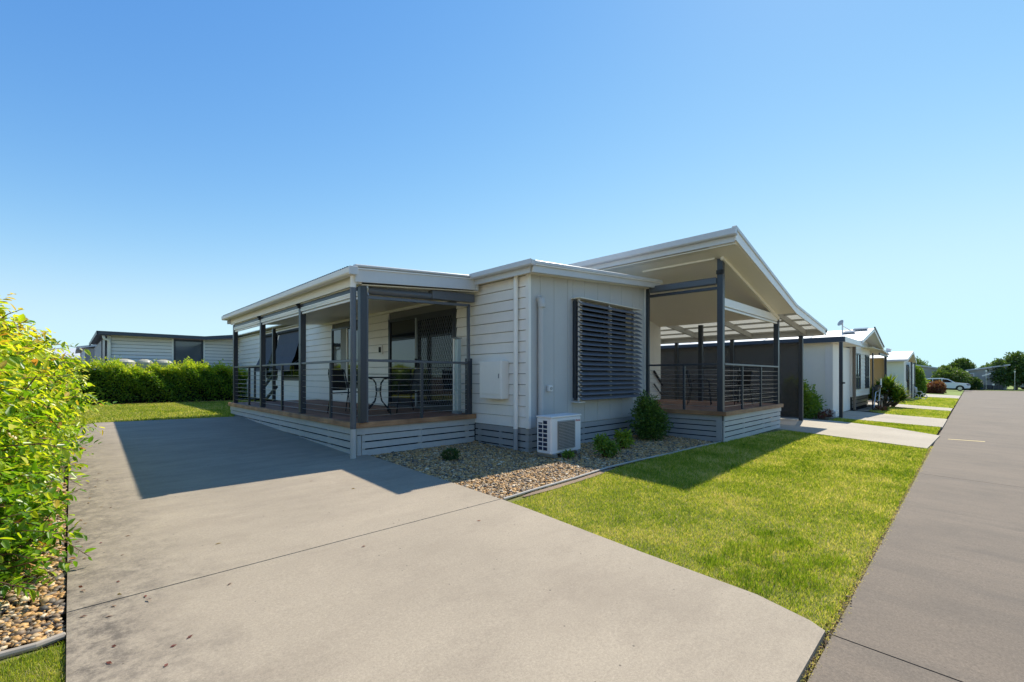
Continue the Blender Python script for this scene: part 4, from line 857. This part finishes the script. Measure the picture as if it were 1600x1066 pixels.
MB().ext([(25.6, 3.05, 2.56), (28.4, 3.05, 2.54), (28.4, 3.05, 2.56), (25.6, 3.05, 2.58)], (0, 6, 0)).build('soffit', 'soffit_cream', N1)
for x in (26.2, 30.9): BX('post', 'charcoal', N1, x-.04, x+.04, 3.08, 3.13+(.05 if x > 30 else 0), -.3, 2.32)
BX('post', 'charcoal', N1, 28.2, 28.3, 3.9, 4.0, -.3, 2.32)
for x0_, x1_ in ((28.35, 30.84),): BX('blind', 'yellow_blind', N1, x0_, x1_, 3.9, 3.92, .3, 2.28)
BX('blind', 'yellow_blind', N1, 31.0, 31.03, 3.2, 7.5, .3, 2.25); BX('wall', 'pale_wall', N1, 28.0, 28.1, 3.6, 15, 0, 2.55)
ds = thing('satellite_dish', (24.6, 3.98, 3.1), 'small satellite dish on a short mast above the neighbouring roof', 'dish')
MB().tube([(24.6, 3.98, 3.05), (24.6, 3.98, 3.62)], .03, 6).bar((24.6, 3.98, 3.5), (25.4, 3.7, 3.25), .03, .03).build('mast', 'steel', ds)
MB().tube([(24.52, 3.98, 3.60), (24.46, 4.03, 3.64)], [.05, .15], 12).build('dish', 'grille_gray', ds)
bush('garden_shrub', G(17.9, 4.1), [(0, 0, .5, .55, .5, .65), (-.1, .1, .95, .4, .35, .45), (.55, -.2, .4, .5, .35, .45)], 5200, .085, 'yellow_leaf', 'leafy shrub with yellow green tips in front of the light grey wall', rb=(.05, 1), depth=.8, tip=.5, warp=.35)
bush('flower_plant', G(18.9, 3.45), [(0, 0, .12, .2, .12, .14), (-.5, .1, .1, .25, .12, .12)], 260, .06, 'red_leaf', 'low red flowering plant at the foot of the light grey wall', 'plant', rb=(.2, .8))
sheet('garden_bed', [(23.9, 3.46), (31, 3.46), (29.6, 2.7), (27, 2.3), (24.2, 2.7)], .0, 'sand', **K)
sheet('garden_bed', [(36, 3.2), (48, 3.25), (46, 2.4), (38, 2.4)], .0, 'sand', **K)
# strappy palm-like plant
def strappy(base, n, L, mat, label, spread=1.0, heads=1):
    t = thing('strap_leaf_plant', base, label, 'plant'); V = []; Q = []; rn = []
    m = MB(); hd_ = [(rng.uniform(-1, 1)*spread*.35, rng.uniform(-1, 1)*spread*.35, rng.uniform(.3, 1.25)*L) for _ in range(heads)]
    for h_ in hd_: m.tube([base, (base[0]+h_[0], base[1]+h_[1], base[2]+h_[2])], [.05, .03], 5)
    for i in range(n):
        h_ = hd_[i % heads]; a = rng.uniform(0, 2*math.pi); el = rng.uniform(.15, 1.4); l_ = L*rng.uniform(.6, 1.1); w = .035*rng.uniform(.8, 1.5)
        d = np.array([math.cos(a)*math.cos(el), math.sin(a)*math.cos(el), math.sin(el)]); s_ = np.array([-math.sin(a), math.cos(a), 0])*w
        p0 = np.array(base)+np.array(h_); p1 = p0+d*l_*.55; p2 = p0+d*l_+np.array([0, 0, -.25*l_*math.cos(el)])
        k = len(V); V += [p0-s_*.5, p0+s_*.5, p1+s_, p1-s_, p2+s_*.15, p2-s_*.15]; Q += [(k, k+1, k+2, k+3), (k+3, k+2, k+4, k+5)]; rn += [rng.uniform(0, 1)]*6
    npmesh('leaves', np.array(V), None, np.array(Q), mat, t, {'rnd': rn}, kind='stuff'); m.build('stems', 'bark', t); return t
strappy(G(28.8, 2.95), 1100, .78, 'yellow_leaf', 'spiky green palm like plant in front of the yellow blind', 1.5, 7)
strappy((29.3, 2.7, gz(29, 2.7)), 160, .5, 'red_leaf', 'low red leaved plant at the foot of the spiky green plant', .9, 4)
# garden ornament clutter: bare frame and pots
gf = thing('garden_trolley', G(26.2, 2.9), 'cluttered metal garden frame with pots in front of the neighbouring house window', 'garden frame')
MB().tube([(25.6, 3.0, -.2), (25.8, 2.95, .55), (26.9, 2.95, .6), (27.1, 2.95, -.2)], .02, 5).tube([(25.7, 2.8, .3), (27, 2.8, .3)], .015, 5).tube([(26.2, 2.9, .1), (26.9, 2.9, 1.0)], .02, 5).build('frame', 'steel', gf)
for x, z_ in ((25.8, .62), (26.5, .7)): MB().tube([(x, 2.95, z_), (x, 2.95, z_+.16)], [.09, .13], 10).build('pot', 'charcoal', gf)
BX('sign_board', 'white_metal', gf, 27.0, 27.3, 2.9, 2.93, .75, 1.15); MB().tube([(26.1, 2.85, -.05), (26.1, 2.90, -.05)], .2, 14).tube([(26.9, 2.85, -.05), (26.9, 2.90, -.05)], .2, 14).build('wheel', 'charcoal', gf)
bush('rock_pile', G(25.3, 2.75), [(0, 0, .02, .7, .2, .12)], 90, .14, 'red_leaf', 'dry leaves and low growth under the metal garden frame', 'plant', rb=(0, .5))

# ---------------------------------------------------------------- pale green house
N2 = thing('green_house', G(41.3, 3.2), 'pale green house with white roof further along the street', 'house')
BX('wall', 'green_wall', N2, 41.3, 41.4, 3.2, 14, -.25, 2.36); BX('wall', 'pale_wall', N2, 41.4, 48.2, 3.2, 3.3, -.25, 2.36)
for y in (3.8, 4.6, 5.4, 6.2): BX('cover_strip', 'green_wall', N2, 41.28, 41.299, y, y+.05, -.2, 2.35)
BX('plinth', 'gray_house', N2, 41.25, 41.299, 3.18, 14, -.35, -.05)
MB().ext([(40.9, 3.0, 2.36), (45.5, 3.0, 3.10), (48.4, 3.0, 2.36), (48.4, 3.0, 2.44), (45.5, 3.0, 3.18), (40.9, 3.0, 2.44)], (0, 11, 0)).build('roof', 'roof_white', N2)
MB().ext([(40.85, 2.97, 2.26), (45.5, 2.97, 3.0), (45.5, 2.97, 3.18), (40.85, 2.97, 2.44)], (0, .03, 0)).ext([(48.45, 2.97, 2.26), (45.5, 2.97, 3.0), (45.5, 2.97, 3.18), (48.45, 2.97, 2.44)], (0, .03, 0)).build('barge_board', 'roof_white', N2)
BX('gutter', 'fascia_gray', N2, 40.8, 40.9, 3.0, 14, 2.30, 2.42)
MB().tube([(45.5, 4.5, 3.1), (45.5, 4.4, 3.42)], [.16, .16], 12).build('roof_vent', 'fascia_gray', N2)
w = BX('window', 'charcoal', N2, 42.9, 44.1, 3.15, 3.199, .9, 2.1); BX('pane', 'glass_mid', w, 43.0, 44.0, 3.14, 3.149, 1.0, 2.0)
BX('blind', 'pale_wall', N2, 43.6, 45.7, 2.95, 2.97, .7, 2.2); BX('lattice_panel', 'gray_house', N2, 43.6, 45.7, 2.96, 2.98, -.3, .69)
for x in (43.5, 45.8): BX('post', 'charcoal_lit', N2, x-.06, x+.06, 2.9, 3.0, -.4, 2.3)
sta = thing('garden_statue', G(43.8, 2.6), 'white garden bicycle ornament beside the pale green house', 'ornament')
wh = lambda cy, cz, r: [(43.8, cy+r*math.cos(a*math.pi/6), cz+r*math.sin(a*math.pi/6)) for a in range(13)]
for cy in (2.78, 2.32): MB().tube(wh(cy, gz(44, 2.6)+.2, .19), .025, 5).build('wheel', 'statue', sta)
MB().tube([(43.8, 2.78, -.15), (43.8, 2.70, .2), (43.8, 2.42, .15), (43.8, 2.32, -.15)], .03, 5).tube([(43.8, 2.70, .1), (43.8, 2.75, .42), (43.8, 2.84, .5)], [.06, .09, .05], 6).build('frame', 'statue', sta)

# ---------------------------------------------------------------- planting along the street
bush('street_hedge', G(50.5, 3.0), [(0, 0, .8, .9, .42, 1.0), (.3, .1, 1.7, 1.0, .4, .8), (-.5, .3, 2.3, .5, .2, .35)], 5500, .15, 'yellow_leaf', 'tall hedge with yellow green top right of the pale green house', 'hedge', rb=(0, .5), tip=.55)
bush('red_bush', G(66, 2.55), [(0, 0, .5, .9, .72, .75), (.4, -.25, .6, .8, .5, .75), (-.2, .35, .45, .7, .45, .6)], 3800, .17, 'red_leaf', 'reddish brown bush in front of the parked white car', rb=(.1, 1))
bush('yellow_bush', G(70, 4.6), [(0, 0, .8, 1.5, 1.3, 1.2)], 2500, .22, 'yellow_leaf', 'small yellow green bush behind the reddish bush and the car', rb=(.3, 1))
def ft(name, base, ells, n, leaf, mat, label, tr, **kw): return bush(name, base, ells, n, leaf, mat, label, 'tree', trunk=tr, **kw)
gA = gz(110, 0)
ft('tree', (112.5, -5.4, gA), [(0, 0, 3.2, 2.4, 1.9, 2.1), (-1.5, 1.5, 2.2, 2.0, 1.5, 1.6), (1.4, -1.6, 2.6, 2.2, 1.5, 2.0), (.3, 0, 4.7, 1.5, 1.3, 1.5), (-1.4, 2.0, 3.8, 1.2, .8, 1.3), (.8, -2.2, 1.5, 1.6, 1.4, 1.2)], 9000, .36, 'tree_leaf', 'big dark broadleaf tree at the end of the road on the far right', (2.0, .28), depth=.6)
ft('tree', (112, 1.0, gA), [(0, 0, 4.1, 1.6, 1.3, .8), (1.0, -.7, 3.9, 1.1, .9, .6), (-1.0, .8, 3.8, 1.1, .9, .6), (0, 0, 4.7, 1.0, .8, .55)], 3400, .34, 'tree_leaf', 'umbrella shaped tree rising behind the far grey houses', (3.8, .22), depth=.8)
bush('round_bush', (104.5, 2.0, gA), [(0, 0, 1.6, 2.6, 1.9, 1.9), (1.6, -1.1, 1.4, 1.6, 1.2, 1.5), (-1.5, 1.2, 1.8, 1.6, 1.2, 1.5), (-.3, .9, 3.0, 1.0, .8, 1.0)], 9000, .28, 'tree_leaf', 'large round green bush standing behind the white car', rb=(.2, 1), depth=.5, tip=.4)
bush('round_bush', (107.2, -.55, gA), [(0, 0, .9, 1.3, .9, 1.15)], 2600, .2, 'tree_leaf', 'smaller dark round bush just ahead of the white car', rb=(0, .5))
ft('tree', (112, 7.6, gA), [(0, 0, 3.8, 3.2, 1.9, 1.7), (2.2, -1.3, 3.0, 2.0, 1.2, 1.5), (-2, 1.5, 3.4, 2, 1.4, 1.5)], 7000, .34, 'tree_leaf', 'dark green tree crown above the left far grey roof', (2.4, .25), depth=.6)
ft('tree', (118, -3.4, gA), [(0, 0, 3.6, 2.4, 2.0, .9), (1, -1, 3.7, 1.6, 1.2, .7)], 2600, .34, 'tree_leaf', 'low green tree top just above the right far grey roof', (2.8, .22), depth=.7)
t = thing('far_trees', (170, 0, gA), 'low dark belt of trees far beyond the houses', 'trees'); t['kind'] = 'stuff'
n = 16000; yy = rng.uniform(-60, 90, n); hh_ = 2.6+1.0*np.sin(yy*.21)+.7*np.sin(yy*.57+2); P = np.stack([170+rng.uniform(-3, 3, n), yy, gA+rng.uniform(0, 1, n)*hh_], 1)
leafmesh('crown', P, unit(rng.normal(0, 1, (n, 3))), .8, .5, 'tree_leaf', t, rng.uniform(0, .8, n), kind='stuff')
# far grey houses
def farhouse(label, x, ya_, yb_, zl, zr, zm=None, ym=None):
    t = thing('grey_house', (x, (ya_+yb_)/2, gA), label, 'house')
    poly = [(x, yb_, gA), (x, ya_, gA), (x, ya_, zr)] + ([(x, ym, zm)] if zm else []) + [(x, yb_, zl)]
    MB().ext(poly, (9, 0, 0)).build('wall', 'gray_house', t)
    pts = [(ya_-.4, zr-.1)]+([(ym, zm)] if zm else [])+[(yb_+.4, zl-.1)]
    for (y0_, z0_), (y1_, z1_) in zip(pts, pts[1:]): MB().ext([(x-.4, y0_, z0_+.02), (x-.4, y1_, z1_+.02), (x-.4, y1_, z1_+.25), (x-.4, y0_, z0_+.25)], (9.8, 0, 0)).build('roof', 'fascia_gray', t)
    z = gA+.4; bd = MB()
    while z < min(zl, zr): bd.box(x-.03, x-.001, ya_, yb_, z, z+.03); z += .3
    bd.build('board_joint', 'gray_house', t, kind='stuff'); return t
hA = farhouse('low grey far house behind the white car, left of the round bush', 108, 2.0, 9.2, 2.6, 2.2, 3.15, 6.6)
hB = farhouse('grey far house at the road end, left of the big tree', 110.5, -4.3, .15, 2.25, 3.15)
w = BX('window', 'white_metal', hB, 110.40, 110.46, -.55, -.05, .2, 1.8); BX('pane', 'glass_mid', w, 110.38, 110.399, -.45, -.15, .3, 1.7)
bn = thing('wheelie_bin', (109.5, -.95, gA), 'blue bin against the wall of the far grey house', 'bin'); MB().ext([(109.3, -1.5, gA), (109.3, -.95, gA), (109.3, -.9, gA+1.15), (109.3, -1.55, gA+1.15)], (.6, 0, 0)).build('body', 'blue_bin', bn); BX('lid', 'blue_bin', bn, 109.25, 109.95, -1.6, -.86, gA+1.15, gA+1.25)
fn = thing('dark_fence', (109.6, -2.8, gA), 'low dark fence at the foot of the far grey house', 'fence')
for i in range(12): BX('board', 'charcoal', fn, 109.6, 109.64, -3.9+i*.18, -3.9+i*.18+.165, gA, gA+.75)
BX('rail', 'charcoal', fn, 109.645, 109.7, -3.9, -1.75, gA+.55, gA+.62)
sg = thing('street_sign', (108.2, -1.9, gA), 'street name sign on a post at the end of the road', 'sign')
MB().tube([(108.2, -1.9, gA), (108.2, -1.9, 2.05)], .05, 6).build('post', 'steel', sg); MB().bar((108.0, -1.45, 1.35), (108.1, -2.45, 1.75), .04, .2).build('blade', 'white_metal', sg); MB().tube([(108.2, -1.9, 2.05), (108.2, -1.9, 2.3)], [.12, .16], 8).build('cap', 'white_metal', sg)
bl = thing('bollard', (107.5, -2.7, gA), 'short black and white bollard at the end of the road', 'bollard'); MB().tube([(107.5, -2.7, gA), (107.5, -2.7, gA+.75)], .13, 8).build('body', 'charcoal', bl); MB().tube([(107.5, -2.7, gA+.75), (107.5, -2.7, gA+1.0)], .16, 8).build('cap', 'white_metal', bl)
lp = thing('garden_light', (108.5, -5.1, gA), 'slim lamp post with white head in front of the big tree', 'lamp'); MB().tube([(108.5, -5.1, gA), (108.5, -5.1, 1.9)], .03, 6).build('post', 'steel', lp); MB().tube([(108.5, -5.1, 1.9), (108.5, -5.1, 2.15)], [.07, .12], 8).build('lamp_head', 'white_metal', lp)

# ---------------------------------------------------------------- parked cars
def suv(loc, rz, label, name='parked_car'):
    t = thing(name, loc, label, 'car')
    def m(prof, w, nm, mat, y0=None, bev=.03, par=t):
        y0 = -w/2 if y0 is None else y0
        return MB().ext([(loc[0]+px, loc[1]+y0, loc[2]+pz) for px, pz in prof], (0, w, 0)).build(nm, mat, par, bevel=bev)
    # side profile, front towards +x; wheel arches cut into the lower edge
    def arch(cx, r=.43): return [(cx+r*math.cos(a), .36+r*math.sin(a)) for a in [math.pi*(1-i/8) for i in range(9)]]
    low = [(-2.42, .42)]+[(x, max(z, .34)) for x, z in arch(-1.42)]+[(x, max(z, .34)) for x, z in arch(1.42)]+[(2.38, .40), (2.45, .62), (2.40, .92), (2.15, 1.04), (1.15, 1.14), (.95, 1.17), (-2.30, 1.20), (-2.46, 1.0), (-2.47, .6)]
    body = m(low, 1.90, 'body', 'car_paint')
    m([(.98, 1.165), (.28, 1.64), (-.3, 1.74), (-1.9, 1.72), (-2.25, 1.52), (-2.34, 1.19)], 1.66, 'cabin', 'car_paint', bev=.05)
    for s_ in (-1, 1):
        y0 = -.845 if s_ < 0 else .833
        m([(.72, 1.20), (.16, 1.58), (-.32, 1.64), (-.36, 1.20)], .012, 'side_window', 'glass', y0, 0); m([(-.44, 1.20), (-.44, 1.645), (-1.30, 1.64), (-1.30, 1.22)], .012, 'side_window', 'glass', y0, 0); m([(-1.38, 1.23), (-1.38, 1.63), (-1.95, 1.58), (-2.12, 1.30)], .012, 'side_window', 'glass', y0, 0)
        m([(.80, 1.16), (.60, 1.16), (.62, 1.34), (.82, 1.32)], .14, 'mirror', 'car_paint', .86 if s_ > 0 else -1.0, .01)
        m([(2.15, .78), (2.42, .80), (2.36, .95), (2.02, .98)], .02, 'headlight', 'glass_mid', .945 if s_ > 0 else -.965, 0)
        m([(-2.46, .95), (-2.20, 1.0), (-2.22, 1.18), (-2.40, 1.16)], .02, 'tail_light', 'red_print', .945 if s_ > 0 else -.965, 0)
        for cx in (-1.42, 1.42):
            c = (loc[0]+cx, loc[1]+s_*.86, loc[2]+.36)
            wl = MB().tube([(c[0], c[1]-.12, c[2]), (c[0], c[1]+.12, c[2])], .36, 20).build('wheel', 'tyre', t)
            MB().tube([(c[0], c[1]+s_*.121, c[2]), (c[0], c[1]+s_*.13, c[2])], .24, 5).tube([(c[0], c[1]+s_*.10, c[2]), (c[0], c[1]+s_*.124, c[2])], .22, 16).build('rim', 'steel', wl)
        m([(-1.9, 1.75), (-1.8, 1.79), (-.3, 1.80), (-.2, 1.76)], .04, 'roof_rail', 'steel', s_*.68-.02, 0)
    m([(-2.3, .30), (2.2, .30), (2.2, .42), (-2.3, .42)], 1.5, 'underbody', 'mesh_black', bev=0)
    m([(.97, 1.19), (.31, 1.63), (.34, 1.65), (1.0, 1.20)], 1.45, 'windscreen', 'glass', bev=0)
    t.rotation_euler = (0, 0, rz); return t
suv((88.5, 2.35, gz(88.5, 2.3)), R(-90), 'white four wheel drive parked across the far end of the street')
suv((114.5, -8.0, gA), R(-75), 'white car partly hidden behind the big tree on the far right')

# ---------------------------------------------------------------- neighbour behind the hedge (left)
NL = thing('rear_house', (4, 24, .2), 'cream weatherboard house with dark roof edge behind the long hedge', 'house')
BX('wall', 'sheathing_shade', NL, 1.15, 9.5, 24.04, 24.2, .2, 2.86); 
bd = MB(); z = 1.3
while z < 2.85:
    for a_, b_ in ((1.2, 3.15), (4.30, 9.5)): bd.ext([(a_, 24.04, z), (a_, 23.99, z), (a_, 24.025, z+.125), (a_, 24.04, z+.125)], (b_-a_, 0, 0))
    z += .14
bd.build('weatherboards', 'pale_wall', NL, kind='stuff')
BX('corner_trim', 'white_metal', NL, 1.08, 1.19, 23.98, 24.1, .2, 2.88); BX('corner_trim', 'white_metal', NL, 3.14, 3.2, 23.98, 24.039, .2, 2.88); BX('corner_trim', 'white_metal', NL, 4.27, 4.33, 23.98, 24.039, .2, 2.88)
w = MB().box(3.2, 3.27, 23.98, 24.06, 1.6, 2.86).box(4.2, 4.27, 23.98, 24.06, 1.6, 2.86).box(3.27, 4.2, 23.98, 24.06, 2.78, 2.86).box(3.27, 4.2, 23.98, 24.06, 1.6, 1.66).build('window', 'charcoal', NL); BX('pane', 'glass_mid', w, 3.27, 4.2, 24.02, 24.03, 1.66, 2.78)
BX('fascia', 'roof_dark', NL, .78, 4.25, 23.6, 23.66, 2.88, 3.02); MB().ext([(4.252, 23.6, 2.86), (9.8, 23.6, 3.55), (9.8, 23.6, 3.72), (4.252, 23.6, 3.02)], (0, .06, 0)).build('fascia', 'roof_dark', NL)
MB().ext([(.80, 23.67, 2.95), (4.25, 23.67, 2.95), (9.8, 23.67, 3.65), (9.8, 23.67, 3.70), (4.25, 23.67, 3.0), (.80, 23.67, 3.0)], (0, 9, 0)).build('roof', 'roof_dark', NL)
MB().ext([(4.33, 24.0, 2.83), (9.5, 24.0, 2.83), (9.5, 24.0, 3.52)], (0, .15, 0)).build('wall', 'pale_wall', NL)
MB().tube([(.95, 23.75, 2.86), (.98, 23.76, 2.72), (1.12, 23.85, 2.70), (1.14, 23.9, 2.5), (1.14, 23.9, .3)], .05, 8).build('downpipe', 'white_metal', NL, smooth=True)
BX('wall', 'charcoal', NL, 1.02, 1.08, 24.3, 26.2, .2, 2.85); BX('wall', 'gray_house', NL, .98, 1.04, 26.2, 33, .2, 2.8); MB().ext([(.75, 23.6, 2.88), (.75, 33, 2.88), (.75, 33, 3.02), (.75, 23.6, 3.02)], (.05, 0, 0)).build('fascia', 'roof_dark', NL)
NM = thing('far_rear_house', (.6, 36, .2), 'small pale house end beyond the cream house on the left', 'house')
BX('wall', 'gray_house', NM, .55, 3, 36, 44, .2, 2.9); MB().ext([(.3, 35.8, 2.85), (3, 35.8, 3.4), (3, 35.8, 3.5), (.3, 35.8, 2.97)], (0, 8, 0)).build('roof', 'fascia_gray', NM); MB().tube([(.45, 35.7, 2.85), (.6, 35.9, 2.7), (.6, 35.9, .3)], .06, 6).build('downpipe', 'white_metal', NM)
NO = thing('blue_roof_house', (-2, 60, .2), 'distant low house with bluish roof left of the cream house', 'house')
BX('wall', 'pale_wall', NO, -9, 2.2, 60, 68, .2, 3.0); MB().ext([(-9.5, 59.5, 2.9), (2.5, 59.5, 2.9), (2.0, 63.5, 4.0), (-9, 63.5, 4.0)], (0, 0, .12)).build('roof', 'fascia_gray', NO)
for i, (x, r_) in enumerate(((1.55, .36), (2.18, .28), (2.78, .32))):
    tk = thing('water_tank', (x, 23.45, .2), ['large cream water tank behind the hedge, leftmost of three', 'middle cream water tank with raised lid behind the hedge', 'cream water tank behind the hedge nearest the dark window'][i], 'water tank', 'water tanks behind the hedge')
    MB().tube([(x, 23.45, .2), (x, 23.45, 1.82)], r_, 20).build('body', 'tank', tk); MB().tube([(x, 23.45, 1.821), (x, 23.45, 1.89), (x, 23.45, 1.95)], [r_*.98, r_*.8, r_*.3], 20).build('lid', 'tank', tk)

# ---------------------------------------------------------------- out-of-frame homes added opposite and left for bounce light (seen in glass, from side)
def plainhouse(label, x0, x1, y0, y1, face):
    t = thing('fill_house', (x0, y0, -.3), label, 'house')
    BX('wall', 'white_board', t, x0, x1, y0, y1, -.3, 2.9)
    if face == 'y': MB().ext([(x0-.5, y1+.5, 2.85), (x0-.5, (y0+y1)/2, 3.9), (x0-.5, y0-.5, 2.85), (x0-.5, y0-.5, 2.95), (x0-.5, (y0+y1)/2, 4.0), (x0-.5, y1+.5, 2.95)], (x1-x0+1, 0, 0)).build('roof', 'roof_white', t)
    else: MB().ext([(x0-.5, y0-.5, 2.85), ((x0+x1)/2, y0-.5, 3.9), (x1+.5, y0-.5, 2.85), (x1+.5, y0-.5, 2.95), ((x0+x1)/2, y0-.5, 4.0), (x0-.5, y0-.5, 2.95)], (0, y1-y0+1, 0)).build('roof', 'roof_white', t)
    for k in range(2):
        if face == 'y': a = x0+2+k*(x1-x0)*.5; w = BX('window', 'charcoal', t, a, a+1.8, y1+.001, y1+.04, .7, 2.1); BX('pane', 'glass_mid', w, a+.06, a+1.74, y1+.041, y1+.045, .76, 2.04)
        else: a = y0+2+k*(y1-y0)*.5; w = BX('window', 'charcoal', t, x1+.001, x1+.04, a, a+1.8, .9, 2.1); BX('pane', 'glass_mid', w, x1+.041, x1+.045, a+.06, a+1.74, .96, 2.04)
plainhouse('out-of-frame white house behind the leafy bush, added to bounce light', -13, -5.5, -1, 15, 'x')
plainhouse('out-of-frame white house across the street opposite the driveway, added to bounce light', -8, 5, -19, -10.5, 'y')
plainhouse('out-of-frame white house across the street opposite the porch, added to bounce light', 9, 24, -19, -10.5, 'y')

# ---------------------------------------------------------------- fallen leaves on the driveway beside the bush, a few blown further
n = 60; xy = np.stack([np.abs(rng.normal(.02, .22, n)), rng.uniform(2.7, 9, n)], 1); xy[52:] = np.stack([rng.uniform(.3, 3.2, 8), rng.uniform(1.6, 6, 8)], 1)
leafmesh('fallen_leaves', np.stack([xy[:, 0], xy[:, 1], vgz(xy[:, 0], xy[:, 1])+.004], 1), unit(rng.normal(0, 1, (n, 3))*np.array([1, 1, .05])+1e-3), rng.uniform(.02, .05, n), .016, 'red_leaf', None, rng.uniform(.2, 1, n), .1, up=np.array([0, 0, 1.]), kind='stuff')
